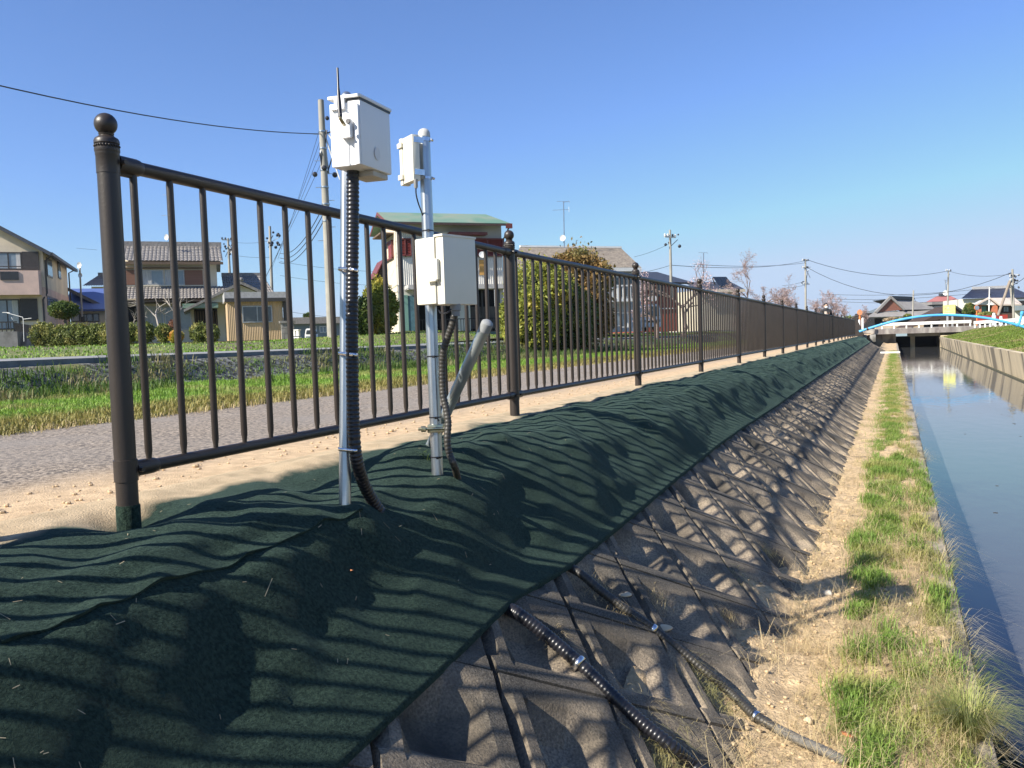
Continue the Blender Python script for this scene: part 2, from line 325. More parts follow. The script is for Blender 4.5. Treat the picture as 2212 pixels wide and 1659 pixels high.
rw=thing('retaining_wall','tall tan concrete retaining wall along the far side of the canal','retaining wall',(4.3,40,-2.3))
y=-6.;k=0
while y<93:
    L=7.4 if y<52 else 10
    p=MB().hexa([(4.45,y+.02,-2.3),(4.8,y+.02,-2.3),(4.8,y+L-.02,-2.3),(4.45,y+L-.02,-2.3)],[(4.16,y+.02,-.55),(4.42,y+.02,-.55),(4.42,y+L-.02,-.55),(4.16,y+L-.02,-.55)])
    obj('wall_panel',p,wall_m,rw); y+=L
obj('joint_backing',MB().hexa([(4.6,-6,-2.3),(4.7,-6,-2.3),(4.7,93,-2.3),(4.6,93,-2.3)],[(4.28,-6,-.60),(4.36,-6,-.60),(4.36,93,-.60),(4.28,93,-.60)]),darkint,rw)
obj('footing',MB().box(4.22,4.5,-6,93,-2.3,-1.56),mat('algae_concrete',(.09,.085,.05),rough=.9,col2=(.05,.05,.03),scale=6),rw)
# right bank
def bank_z(X,Y):
    X=np.asarray(X,float);Y=np.asarray(Y,float)
    top=.30+.13*vnoise(Y*.09,X*.2,17)
    z=-.58+.14*sm(4.4,5.2,X)+(top+.42)*sm(5.0,8.6,X)+.05*vnoise(X*.9,Y*.7,13)
    z=z-.35*sm(9.6,12,X)
    z=z+(.22-z)*sm(88,100,Y)*sm(5,9,X)
    return z
bank_m=mat('bank_soil',(.13,.18,.035),rough=.95,col2=(.20,.19,.06),scale=2.2,bump=.03,bscale=12,col3=(.20,.16,.09),scale3=.45,lo3=.55,hi3=.66)
struct(sheet('grass_bank',np.concatenate([np.linspace(4.38,10,26),[11,12,14,18,30,60]]),geo(-6,122,.6,1.01),bank_z,bank_m))
# ------------------------------------------------------------ concrete block slope (diamond laid blocks with dished faces)
blk_m=mat('slope_block_concrete',(.47,.375,.26),rough=.95,col2=(.16,.13,.095),scale=110,detail=9,lo=.34,hi=.66,col3=(.07,.06,.045),scale3=1.7,lo3=.46,hi3=.66,bump=.007,bscale=130)

def rim_tone(m):  # mixes a darker speckled colour into the highest parts of the blocks
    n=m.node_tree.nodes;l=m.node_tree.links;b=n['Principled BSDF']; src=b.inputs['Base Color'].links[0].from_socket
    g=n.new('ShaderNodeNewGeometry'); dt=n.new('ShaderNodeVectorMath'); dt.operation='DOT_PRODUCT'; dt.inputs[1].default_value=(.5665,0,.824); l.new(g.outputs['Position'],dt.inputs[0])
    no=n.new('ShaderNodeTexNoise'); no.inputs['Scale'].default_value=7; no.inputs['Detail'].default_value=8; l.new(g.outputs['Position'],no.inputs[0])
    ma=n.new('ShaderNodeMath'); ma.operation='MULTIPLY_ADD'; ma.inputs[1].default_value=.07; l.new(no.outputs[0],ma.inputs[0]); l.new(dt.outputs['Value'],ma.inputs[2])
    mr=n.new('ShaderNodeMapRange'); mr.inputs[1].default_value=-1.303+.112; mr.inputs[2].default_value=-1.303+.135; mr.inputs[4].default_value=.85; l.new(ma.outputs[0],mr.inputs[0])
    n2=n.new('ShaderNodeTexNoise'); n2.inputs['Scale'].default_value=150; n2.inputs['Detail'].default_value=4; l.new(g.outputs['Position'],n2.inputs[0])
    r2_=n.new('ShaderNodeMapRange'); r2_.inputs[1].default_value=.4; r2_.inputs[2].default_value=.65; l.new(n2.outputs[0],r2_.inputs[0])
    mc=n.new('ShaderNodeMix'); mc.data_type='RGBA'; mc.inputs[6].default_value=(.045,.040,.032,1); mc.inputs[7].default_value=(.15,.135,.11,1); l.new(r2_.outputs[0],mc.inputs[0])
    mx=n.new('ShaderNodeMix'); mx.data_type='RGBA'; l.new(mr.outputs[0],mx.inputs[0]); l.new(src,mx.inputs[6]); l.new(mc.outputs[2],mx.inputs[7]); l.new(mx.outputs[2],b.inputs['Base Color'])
rim_tone(blk_m)
sn=Vector((.5665,0,.824)); sd=Vector((.824,0,-.5665)); sy=Vector((0,1,0)); SP0=Vector((-2.3,0,0))
e_b=(sd+sy).normalized(); e_a=(-sd+sy).normalized(); SIDE=.495
HB=.104
PBX=[0,.012,.014,.050,.092,.096,.118,.20,.275,.285,SIDE-.085,SIDE-.078,SIDE-.012,SIDE-.010,SIDE]
PBZ=[.020,.020,.026,HB,HB-.002,HB-.010,.012,.0,.0,.006,HB-.006,HB,HB,.020,.020]      # across the ribs that meet the sun
PAX=[0,.004,.006,.05,.085,.185,.2475,SIDE-.185,SIDE-.085,SIDE-.05,SIDE-.006,SIDE-.004,SIDE]
PAZ=[.088,.088,HB+.004,HB+.003,HB-.008,.006,0,.006,HB-.008,HB+.003,HB+.004,.088,.088]
V=[];F=[];o=0
for i in range(-3,130):
    for j in range(-12,130):
        c=e_b*(i*SIDE)+e_a*(j*SIDE); s_=c.dot(sd)+.16; y_=c.dot(sy)
        if s_<.55 or s_>2.35 or y_<-2.5 or y_>64: continue
        tw=random.uniform(-.002,.002); h0=random.uniform(-.003,.003)
        ka=len(PAX); kb=len(PBX)
        for ia,ta in enumerate(PAX):
            for ib,tb in enumerate(PBX):
                ha=PAZ[ia]; hb=PBZ[ib]; h=max(ha,hb)
                if tb<.013 or tb>SIDE-.011: h=.020
                elif ta<.005 or ta>SIDE-.005: h=min(h,.092)
                V.append(SP0+sd*.16+c+e_b*tb+e_a*ta+sn*(h+h0+tw*(ta-tb)/SIDE-.01))
        F+= [(o+a*kb+b_,o+(a+1)*kb+b_,o+(a+1)*kb+b_+1,o+a*kb+b_+1) for a in range(ka-1) for b_ in range(kb-1)]
        o+=ka*kb
F=[f[::-1] for f in F]
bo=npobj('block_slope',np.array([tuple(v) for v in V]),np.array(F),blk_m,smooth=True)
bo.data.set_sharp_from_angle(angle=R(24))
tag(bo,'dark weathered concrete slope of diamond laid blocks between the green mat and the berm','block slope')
struct(sheet('bank_core',[-2.1,-.55],geo(-2.5,64,3,1.1),lambda X,Y:-.6875*(X+2.3)-.035+0*Y,mat('bank_soil_core',(.06,.05,.04),rough=.95)))
# ------------------------------------------------------------ green weed mat
PX=[-2.60,-2.45,-2.32,-2.2,-2.05,-1.9,-1.75,-1.6,-1.46,-1.2]; PZ=[-.012,.012,.004,-.010,-.032,-.072,-.178,-.335,-.462,-.640]
BUMPS=[(-1.62,6.5,.16,.75,.13),(-1.75,4.45,.20,.5,.05),(-1.62,3.15,.14,.30,.06),(-1.95,1.9,.16,.25,.05),(-1.7,1.35,.18,.22,.07),(-2.0,3.9,.10,.4,.04),(-1.55,5.35,.10,.35,.05),
 (-1.9,8.8,.16,.6,.07),(-1.7,10.5,.2,.7,.06),(-1.95,6.9,.09,.45,.05),(-1.6,2.35,.12,.2,-.045),(-1.78,1.75,.1,.14,-.05),(-1.62,4.9,.2,.3,-.06),(-1.6,7.9,.2,.45,-.06),(-1.85,5.6,.12,.3,-.03),(-1.55,.8,.2,.25,.05),(-1.95,.9,.15,.2,.03)]
_a=at_d(743.5,1085,3.06); _b=at_d(945,1022,3.70); _c=on0=at_x(262,1150,-2.19)
FEET=[(_a.x,_a.y,_a.z),(_b.x,_b.y,_b.z),(-2.215,1.82,-.055)]
def mat_edge(Y): return np.interp(Y,[0,1.7,2.2,2.9,3.5,4.85,7.2,10.6,16.5,60],[-1.27,-1.295,-1.325,-1.37,-1.347,-1.373,-1.422,-1.424,-1.442,-1.5])-.006*vnoise(Y*1.1,Y*0+3,77)
def mat_z(X,Y):
    X=np.asarray(X,float);Y=np.asarray(Y,float)
    z=np.interp(X,PX,PZ)+.01
    for bx,by,sx,s_y,h in BUMPS: z=z+(.5-.28*sm(3.4,2.6,Y))*h*np.exp(-((X-bx)/sx)**2-((Y-by)/s_y)**2)
    f=sm(-2.34,-2.05,X)*(1-.9*sm(-.15,-.01,X-mat_edge(Y)))
    z=z+f*.016+f*((.050-.020*sm(3.2,2.4,Y))*vnoise(X*2.6+Y*.5,Y*1.5,51,2)+.020*vnoise(X*6+Y*1.3,Y*3.2,53,2)-.030*np.abs(vnoise(X*2.2+Y*1.6,Y*2.4-X*.8,58,2))+.012)
    z=z+f*(.014*vnoise(X*9+Y*3.5,Y*4.5-X*2,54,2)-.014*np.abs(vnoise(X*4+Y*3.5,Y*5-X*1.5,59,2))-.010*np.abs(vnoise(X*7-Y*3.,Y*3+X*5,60,1)))
    z=z+.022*sm(-2.45,-2.35,X)*vnoise(X*5,Y*3,57)*sm(-2.1,-2.3,X)
    z=np.where(X>-1.9,np.maximum(z,-.6875*(X+2.3)+(.138+.020*vnoise(X*3.5+Y,Y*3.2,71,2)*sm(0,-.08,X-mat_edge(Y)))*sm(-1.9,-1.8,X)),z)
    # creases running out from the posts and poles
    for px,py,pz in FEET:
        wt=np.exp(-((X-px)**2+(Y-py)**2)/.12**2); z=z*(1-wt)+pz*wt; z=z-.008*np.exp(-((X-px)**2+(Y-py)**2)/.05**2)
    return z
felt=mat('green_felt',(.027,.046,.032),rough=.95,col2=(.0065,.015,.011),scale=85,detail=10,lo=.40,hi=.60,col3=(.018,.031,.022),scale3=2.4,lo3=.5,hi3=.8,bump=.007,bscale=150,spec=.12)
n=felt.node_tree.nodes; l=felt.node_tree.links
n['Principled BSDF'].inputs['Sheen Weight'].default_value=.12; n['Principled BSDF'].inputs['Sheen Roughness'].default_value=.5; n['Principled BSDF'].inputs['Sheen Tint'].default_value=(.5,.8,.7,1)
# sand washed over the upper edge of the mat
xmix(felt,(.60,.445,.28),(.45,.33,.205),-2.25,-2.32,.17,3.2,csc=12)
TX=np.concatenate([np.linspace(0,.25,14)[:-1],np.linspace(.25,1,70)])
def mat_sheet(name,ys):
    nx=len(TX); Y=np.repeat(ys[:,None],nx,1); ed=mat_edge(ys)[:,None]; X=-2.58+(ed+2.58)*TX[None,:]; Z=mat_z(X,Y)
    V=np.stack([X.ravel(),Y.ravel(),Z.ravel()],1); b=len(ys); I=np.arange(nx*b).reshape(b,nx)
    F=[np.stack([I[:-1,:-1].ravel(),I[:-1,1:].ravel(),I[1:,1:].ravel(),I[1:,:-1].ravel()],1)]
    e=I[:,-1]; Ve=V[e]+np.array([-.006,0,-.02]); V=np.concatenate([V,Ve],0); j=np.arange(b)+nx*b
    F.append(np.stack([e[:-1],j[:-1],j[1:],e[1:]],1))
    return V,np.concatenate(F,0)
# the near sheet overlaps the far one along a lap running down from the fence
V,F=mat_sheet('m',geo(-1.6,63,.018,1.0042)); mo=npobj('weed_mat',V,F,felt,smooth=True)
tag(mo,'dark green felt weed mat draped in folds over the bank below the fence','weed mat')
# bits of straw caught on the felt
n_=240; yy=.5+8*rng.random(n_)**1.6; xx=rng.uniform(-2.4,-1.48,n_); P=np.stack([xx,yy,mat_z(xx,yy)+.003],1)
az=rng.uniform(0,6.28,n_); L=rng.uniform(.004,.014,n_)*(1+2.2*(rng.random(n_)<.06)); d=np.stack([np.cos(az),np.sin(az),0*az],1)*L[:,None]; q=np.stack([-np.sin(az),np.cos(az),0*az],1)*.0007
V=np.concatenate([P-d-q,P-d+q,P+d+q,P+d-q],0); V[:,2]=mat_z(V[:,0],V[:,1])+.003; i=np.arange(n_)
stuff(tag(npobj('straw_bits',V,np.stack([i,i+n_,i+2*n_,i+3*n_],1),mat('straw',(.50,.42,.27),rough=.8,col2=(.36,.28,.16),scale=30)),'short straw bits caught on the green felt mat','straw bits'))
# folded seam edge (lap of two mat sheets) and the loose cut flap
lap=MB()
pts=[(0,1400,0)]
seam=[(2,1270+130),(150,1345),(330,1270),(520,1215),(640,1165),(700,1130),(790,1110)]
def on_mat(x,y):
    d=ray(x,y); t=1.0
    for k in range(400):
        p=C0+d*t
        if p.z<float(mat_z(p.x,p.y)) : break
        t+=.012
    return C0+d*t
sp=[on_mat(x,y) for x,y in seam]
fine=[]
for a,b_ in zip(sp[:-1],sp[1:]):
    for k in range(12): fine.append(a.lerp(b_,k/12))
vs=[];fs=[]
for k,p in enumerate(fine):
    z=float(mat_z(p.x,p.y)); z2=float(mat_z(p.x-.05,p.y+.02)); lift=.010+.005*math.sin(k*.55)
    vs+= [(p.x-.05,p.y+.02,z2+.001),(p.x-.02,p.y+.01,float(mat_z(p.x-.02,p.y+.01))+lift*.7),(p.x+.004,p.y,z+lift),(p.x+.004,p.y,z+lift-.004),(p.x-.02,p.y+.01,z-.01)]
for k in range(len(fine)-1):
    for j in range(4): a=k*5+j; fs.append((a,a+1,a+6,a+5))
lap.add(vs,fs); tag(obj('mat_seam',lap,felt),'raised overlapping edge of a second green felt sheet crossing the near mat','mat seam')
# ------------------------------------------------------------ grass
def grow(name,label,X,Y,zf,h0,h1,w0,m,lean=(.15,.9),cat='grass',seed=1):
    r=np.random.default_rng(seed);n_=len(X); P=np.stack([X,Y,zf(X,Y)-.004],1)
    V,F=tri_blades(P,r.uniform(h0,h1,n_),r.uniform(w0*.6,w0*1.3,n_),r.uniform(0,6.283,n_),r.uniform(*lean,n_))
    return stuff(tag(npobj(name,V,F,m),label,cat))
green=leafmat('fresh_grass',(.23,.34,.065),(.14,.24,.04),(.38,.37,.12),scale=1.3)
dry=leafmat('dry_grass',(.62,.50,.27),(.48,.37,.19),(.36,.34,.13),scale=1.1)
lawng=leafmat('lawn_grass',(.23,.37,.05),(.15,.29,.035),(.32,.33,.10),scale=.5)
xmix(lawng,(.33,.27,.085),(.20,.20,.05),-7.9,-6.2,.7)
r=np.random.default_rng(5)
# berm: tufty green strip down its middle
yy=2.0+62*r.random(150000)**2.3; xx=-.09+(.075+.05*sm(6,14,yy))*r.normal(size=150000)+.03*sm(6,14,yy)
keep=(vnoise(xx*4,yy*2.6,91,3)+.55*vnoise(xx*13,yy*11,92,2)>.08-.34*sm(4,12,yy)+.10)&(xx<.30)&(xx>-.62); xx,yy=xx[keep],yy[keep]
grow('grass','fresh green grass tufts along the middle of the narrow berm',xx,yy,berm_z,.02,.085,.0035,green,seed=2)
yy=2.0+62*r.random(70000)**2.1; xx=.24+.07*r.normal(size=70000); keep=(vnoise(xx*5,yy*3,94,3)>.2)&(xx<.335); xx,yy=xx[keep],yy[keep]
grow('grass','mixed olive grass along the quay edge of the berm',xx,yy,berm_z,.015,.075,.003,leafmat('edge_grass',(.30,.29,.09),(.20,.24,.06),(.46,.38,.19),scale=1.5),seed=3)
yy=1.8+45*r.random(52000)**1.9; xx=r.uniform(-.55,.32,52000); keep=(vnoise(xx*3.2,yy*2.2,96,3)+.5*sm(-.35,.2,xx)>.08); xx,yy=xx[keep],yy[keep]
grow('dry_straw','dead straw lying over the soil of the berm',xx,yy,lambda X,Y:berm_z(X,Y)+.006,.015,.085,.0019,dry,lean=(1.3,2.0),cat='straw',seed=4)
cx=[];cy=[];
for k in range(105):
    y0=2.2+9*r.random()**1.3; x0=(-.10+.09*r.normal()) if r.random()<.72 else .22+.06*r.normal(); m_=int(r.uniform(60,330)); q=r.uniform(.02,.075); cx.append(x0+q*r.normal(size=m_)*.8); cy.append(y0+q*r.normal(size=m_)*1.5)
cx=np.concatenate(cx);cy=np.concatenate(cy);k_=(cx<.33)&(cx>-.6);cx,cy=cx[k_],cy[k_]
grow('grass','taller bright green grass tufts standing in the berm strip',cx,cy,berm_z,.04,.135,.0042,green,seed=12)
yy=1.8+8*r.random(5200)**1.3; xx=r.uniform(-.62,.31,5200); k_=vnoise(xx*3,yy*2,97,2)>-.15; xx,yy=xx[k_],yy[k_]
grow('dry_straw','long pale straw stalks lying across the berm soil',xx,yy,lambda X,Y:berm_z(X,Y)+.012,.06,.20,.0017,leafmat('pale_straw',(.75,.60,.34),(.58,.45,.24),(.50,.41,.22),scale=3),lean=(1.75,2.15),cat='straw',seed=13)
# lawn beyond the path
yy=1.5+70*r.random(300000)**1.7; xx=-5.35-7.3*r.random(300000)**1.05; keep=(vnoise(xx*.9,yy*.9,101,3)>-.42)|(xx>-6.6); xx,yy=xx[keep],yy[keep]
grow('grass','grass on the wide lawn between the walking path and the gravel bank',xx,yy,ground_z,.03,.11,.010,lawng,seed=6)
yy=1.5+45*r.random(36000)**1.4; xx=r.uniform(-12.95,-10.2,36000); keep=vnoise(xx*.8,yy*.35,105,3)>-.04; xx,yy=xx[keep],yy[keep]
grow('weeds','taller weeds growing over the gravel bank below the lane',xx,yy,ground_z,.08,.30,.016,leafmat('weed_leaf',(.10,.17,.03),(.055,.11,.02),(.30,.26,.13),scale=.8),seed=7,cat='weeds')
yy=1.0+70*r.random(9000)**1.6; xx=-5.38+.07*r.normal(size=9000)
grow('dry_straw','dry grass fringe along the lawn side edge of the path',xx,yy,lambda X,Y:0*X+.0,.02,.09,.006,dry,seed=8,cat='straw')
yy=-5+130*r.random(60000); xx=-15.5-12*r.random(60000)**1.4
grow('grass','grass verge between the lane and the house plots',xx,yy,ground_z,.03,.09,.03,lawng,seed=9)
yy=14+100*r.random(150000)**1.4; xx=4.40+7.5*r.random(150000)
grow('grass','grass covering the bank on the far side of the canal',xx,yy,bank_z,.04,.15,.025,leafmat('bank_grass',(.20,.27,.045),(.13,.20,.03),(.34,.29,.13),scale=.35),seed=10)
# weeds hanging from the quay edge over the water
yy=2.2+16*r.random(2600)**1.5; keep=vnoise(yy*1.3,yy*0,111)>.12; yy=yy[keep]; xx=.32+.02*r.normal(size=len(yy))
P=np.stack([xx,yy,0*xx-1.12-.12*r.random(len(yy))],1); V,F=tri_blades(P,r.uniform(.05,.17,len(yy)),r.uniform(.002,.004,len(yy)),r.uniform(-1,1,len(yy)),r.uniform(1.2,2.2,len(yy)))
stuff(tag(npobj('hanging_weeds',V,F,leafmat('pale_dead_weed',(.50,.45,.33),(.36,.32,.20),(.14,.18,.05),scale=2)),'pale dead weeds hanging over the quay edge above the water','weeds'))
yy=2.3+2.4*r.random(3800); xx=.40+.28*r.random(3800)**1.5*np.clip(1.3-abs(yy-3.4)/1.3,0.1,1); P=np.stack([xx,yy,-1.61+0*xx],1)
V,F=tri_blades(P,r.uniform(.02,.13,3800),r.uniform(.002,.006,3800),r.uniform(0,6.28,3800),r.uniform(.3,1.5,3800))
stuff(tag(npobj('water_weed',V,F,leafmat('dark_water_weed',(.035,.05,.015),(.02,.03,.01),(.07,.07,.03),scale=3)),'dark water weed growing in the shade at the quay foot','water weed'))
# ------------------------------------------------------------ railing fence
FX=-2.357; PY=[1.82]+[2.0724+3*k for k in range(1,20)]; PXs=[-2.215]+[FX]*19
fence=thing('railing_fence','long dark brown steel railing with ball topped posts beside the path','fence',(FX,30,0))
ZT,ZB=1.118,.150
def base_z(X,Y): return float(mat_z(X,Y))
def post(x,y,z0=None,near=False):
    z0=base_z(x,y)-.05 if z0 is None else z0; n_=28 if near else 16
    dz=0
    p=obj('post',MB().lathe((x,y,0),[(.0,z0),(.033,z0),(.033,1.082),(.0345,1.082),(.0345,1.135),(.0355,1.137),(.0355,1.15)] ,n_),brown,fence)
    for nm,pr_ in (('finial_collar',[(.0355,1.145),(.0372,1.150),(.0372,1.158),(.034,1.161),(.034,1.170),(.0372,1.173),(.0372,1.182),(.034,1.189),(.026,1.194),(.021,1.199),(.023,1.205),(.0,1.206)]),):
        obj(nm,MB().lathe((x,y,0),pr_,n_),brown,p)
    b=MB()
    if near:
        for k in range(26):
            a=k/26*6.283; b.sphere((x+.0355*math.cos(a),y+.0355*math.sin(a),1.1655),.0035,6,4)
        obj('bead_ring',b,brown,p)
    obj('finial_ball',MB().sphere((x,y,1.234),.034,24 if near else 14,14 if near else 8),brown,p)
    obj('rail_band',MB().lathe((x,y,0),[(.0336,ZB-.035),(.036,ZB-.034),(.036,ZB+.034),(.0336,ZB+.035)],n_),brown,p)
    return p
for k,(x,y) in enumerate(zip(PXs,PY)): post(x,y,near=k<3)
nb=0
def span(x0,y0,x1,y1,near,cnt=20):
    global nb
    a=Vector((x0,y0,0)); b=Vector((x1,y1,0)); t=(b-a).normalized(); L=(b-a).length
    for z,nm,r_ in ((ZT,'top_rail',.0225),(ZB,'bottom_rail',.0205)):
        obj(nm,MB().tube([a+t*.05+Vector((0,0,z)),b-t*.05+Vector((0,0,z))],r_,16 if near else 8),brown,fence)
        for p,q in ((a,t),(b,-t)):
            s=MB(); c=p+Vector((0,0,z)); s.tube([c+q*.03,c+q*.10,c+q*.115,c+q*.125],[r_+.006,r_+.006,r_+.004,r_],14 if near else 8)
            n_=Vector((t.y,-t.x,0)); s.tube([c+q*.028-n_*-.03,c+q*.028+n_*.046],.008,8)
            if z==ZT: s.tube([c+q*.034-Vector((0,0,.028)),c+q*.09-Vector((0,0,.028))],.009,8)
            obj('rail_bracket',s,brown,fence)
    out=[]
    for i in range(cnt):
        c=a+t*(L*(i+.5+.12)/(cnt+.24)); m_=MB()
        m_.tube([c+Vector((0,0,z)) for z in (ZB+.012,ZB+.03,ZB+.05,ZT-.035,ZT-.025,ZT-.012)],[.0085,.009,.0122,.0122,.0115,.0115],12 if near else 6)
        out.append(m_)
    return out
rest=MB()
for k in range(len(PY)-1):
    ms=span(PXs[k],PY[k],PXs[k+1],PY[k+1],k<3,21 if k==0 else 20)
    for m_ in ms:
        if nb<98: obj('baluster',m_,brown,fence); nb+=1
        else: rest.add(m_.v,m_.f)
# the same railing carries on behind the camera; it throws the shadows over the near mat
post(-2.33,1.43); post(-2.33,-1.57)
for m_ in span(-2.33,1.43,-2.33,-1.57,False,20)+span(-2.33,-1.57,-2.34,-4.57,False,20): rest.add(m_.v,m_.f)
stuff(obj('baluster',rest,brown,fence))
sl_=MB().lathe((PXs[0],PY[0],0),[(.0365,-.12),(.0365,.035),(.034,.04)],28); tag(obj('post_sleeve',sl_,felt,fence),'green felt wrapped round the foot of the end post')
# ------------------------------------------------------------ corrugated conduit
def spline(pts,step):
    pts=[Vector(p) for p in pts]; P=[pts[0]*2-pts[1]]+pts+[pts[-1]*2-pts[-2]]; out=[]
    for i in range(1,len(P)-2):
        n_=max(2,int((P[i+1]-P[i]).length/.004))
        for k in range(n_):
            t=k/n_; a,b,c,d=P[i-1],P[i],P[i+1],P[i+2]
            out.append(.5*((2*b)+(c-a)*t+(2*a-5*b+4*c-d)*t*t+(3*b-a-3*c+d)*t**3))
    out.append(pts[-1]); res=[out[0]]; acc=0
    for a,b in zip(out[:-1],out[1:]):
        acc+=(b-a).length
        if acc>=step: res.append(b); acc=0
    return res
def conduit(name,pts,r,pitch,m,label,depth=.13):
    ps=spline(pts,pitch/4); prof=[1,1-depth*.45,1-depth,1-depth*.45]
    o=obj(name,MB().tube(ps,[r*prof[i%4] for i in range(len(ps))],16),m,sharp=80); tag(o,label,'conduit'); return o,ps
# ---- pole one (bare strut pole with the white box)
D1=3.08
pt=at_d(749,212,D1+.10); pb=at_d(743.5,1085,D1-.02); pb.z-=.06
p1=thing('steel_pole','bright galvanised pole carrying the white box, nearest the camera','pole',pb)
dirp=(pt-pb).normalized()
def lipped(a,b,r,m,par,name='shaft'):
    """round pole with three pressed lengthwise grooves"""
    t=(b-a).normalized(); A=t.cross(Vector((0,1,0))).normalized(); B=t.cross(A); vs=[];n_=36
    for c in (a,b):
        for j in range(n_):
            th=2*math.pi*j/n_; rr=r*(1-.09*max(0,math.cos(3*th))**10); vs.append(c+(A*math.cos(th)+B*math.sin(th))*rr)
    return obj(name,MB().add(vs,[(j,(j+1)%n_,n_+(j+1)%n_,n_+j) for j in range(n_)]+[tuple(range(n_-1,-1,-1)),tuple(range(n_,2*n_))]),m,par,sharp=60)
lipped(pb,pt,.0225,galv,p1)
obj('pole_cap',MB().lathe(pt,[(.0235,-.02),(.0235,.0),(.021,.012),(.012,.022),(.0,.025)],20,dirp),galv,p1)
c1pts=[at_d(762,352,D1-.035),at_d(762,480,D1-.035),at_d(760.5,640,D1-.035),at_d(761,800,D1-.035),at_d(765,940,D1-.04),at_d(772,1000,D1-.05),at_d(788,1048,D1-.06),at_d(806,1085,D1-.05),at_d(822,1110,D1-.03)]
q_=on_mat(816,1098); dq=(q_-C0).dot(FW); c1pts[-4:]=[at_d(772,1000,D1-.03),at_d(786,1045,(D1+dq)/2-.02),at_d(803,1078,dq-.03),at_d(820,1104,dq)]
conduit('corrugated_conduit',c1pts,.0245,.0098,black,'thick glossy black corrugated conduit strapped to the pole under the white box')
for y in (583,765,971):
    c=at_d(748,y,D1-.02); s=MB()
    a=at_d(741,y-1,D1-.0); b=at_d(762,y+1,D1-.035); ax=(b-a).normalized(); n_=Vector(FW)
    ring=[]
    for k in range(25):
        th=math.pi/2+math.pi*k/24; ring.append(a+ax*.026*math.cos(th)+n_*(-.026)*math.sin(th))
    for k in range(25):
        th=-math.pi/2+math.pi*k/24; ring.append(b+ax*.0275*math.cos(th)+n_*(-.0275)*math.sin(th))
    vs=[];N=len(ring)
    for q in ring: vs+= [q-dirp*.006,q+dirp*.006]
    s.add(vs,[(2*i,2*((i+1)%N),2*((i+1)%N)+1,2*i+1) for i in range(N)]); so_=obj('strap',s,steel,p1,sharp=60)
    md=so_.modifiers.new('s','SOLIDIFY'); md.thickness=.0012
# ---- white box
def vert_plane_hit(x,y,P,d): # pixel ray with the vertical plane through P along heading d
    n_=Vector((d.y,-d.x,0)); return at_pl(x,y,P,n_)
def boxframe(A,B,C_,DB,alpha,skew=0):
    Bt=at_d(B[0],B[1],DB); r_=Vector((math.sin(R(alpha)),math.cos(R(alpha)),0)); l_=Vector((-math.cos(R(alpha-skew)),math.sin(R(alpha-skew)),0))
    Cc=vert_plane_hit(C_[0],C_[1],Bt,r_); Aa=vert_plane_hit(A[0],A[1],Bt,l_)
    return Bt,r_,l_,(Cc-Bt).dot(r_),(Aa-Bt).dot(l_)
Bt,r_,l_,dr,dl=boxframe((711,200),(776.5,206),(841,226),2.93,-4,5)
zt=Bt.z; zb=vert_plane_hit(777,353,Bt,r_).z; H1=zt-zb
print('box1 depth',dr,'width',dl,'height',H1)
bw=thing('white_box','white plastic equipment box with stub antenna on top of the near pole','equipment box',Bt)
def bx(a0,a1,b0,b1,z0,z1): # a along l_, b along r_, z from box bottom
    P=lambda a,b,z: Vector((Bt.x,Bt.y,zb))+l_*a+r_*b+Vector((0,0,z))
    return MB().hexa([P(a0,b0,z0),P(a0,b1,z0),P(a1,b1,z0),P(a1,b0,z0)],[P(a0,b0,z1),P(a0,b1,z1),P(a1,b1,z1),P(a1,b0,z1)])
def add(m_,*args): q=bx(*args); return m_.add(q.v,q.f)
obj('shell',bx(0,dl*.44,0,dr,0,H1-.012),white,bw,bevel=.006)
obj('door',bx(dl*.40,dl,-.004,dr+.004,-.002,H1-.02),white,bw,bevel=.005)
obj('gasket',bx(-.002,dl*.42,-.002,dr+.002,H1-.013,H1-.004),black,bw)
obj('rain_hood',bx(-.006,dl+.004,-.010,dr+.006,H1-.006,H1+.006),white,bw,bevel=.004)
obj('hinge_strip',bx(dl*.02,dl*.17,-.013,-.001,.0,H1-.03),white,bw,bevel=.003)
obj('latch',bx(dl*.22,dl*.60,-.030,-.003,H1*.40,H1*.66),white,bw,bevel=.004)
obj('latch_tab',bx(dl*.20,dl*.48,-.033,-.020,H1*.375,H1*.405),white,bw,bevel=.002)
obj('hood_clip',bx(dl*.46,dl*.80,-.012,-.003,H1*.84,H1*.99),white,bw,bevel=.003)
obj('hood_ledge',bx(dl*.46,dl*.92,-.016,-.003,H1*.815,H1*.835),white,bw,bevel=.002)
kc=Vector((Bt.x,Bt.y,zb+H1*.61))+l_*dl*.26-r_*.031; obj('keyhole',MB().disc(kc,.0085,16,-r_,.006),mat('grey_rubber',(.10,.10,.11),rough=.5),bw)
sc=Vector((Bt.x,Bt.y,zb+H1*.24))+r_*dr*.5-l_*.0013
obj('faded_sticker_mark',MB().lathe(sc,[(.0,0),(.024,.0),(.024,.0008),(0,.0009)],20,-l_),mat('faded_mark',(.70,.68,.66),rough=.6,col2=(.74,.73,.71),scale=12),bw)
under=bx(dl*.10,dl*.90,dr*.45,dr*.96,-.022,.0); obj('bottom_plate',under,mat('beige_underside',(.55,.50,.42),rough=.6),bw,bevel=.006)
g=at_d(762,358,D1-.035); obj('conduit_gland',MB().tube([g+Vector((0,0,.03)),g-Vector((0,0,.02))],.027,18),black,bw)
A0=at_d(740,264,2.87); A1=at_d(735,253,2.86); A2=at_d(731,196,2.87); A3=at_d(729,147,2.88)
an=obj('antenna',MB().tube([A1,A1.lerp(A2,.5),A2,A2.lerp(A3,.15),A3],[.0078,.0072,.0055,.0042,.0040],12),black,bw)
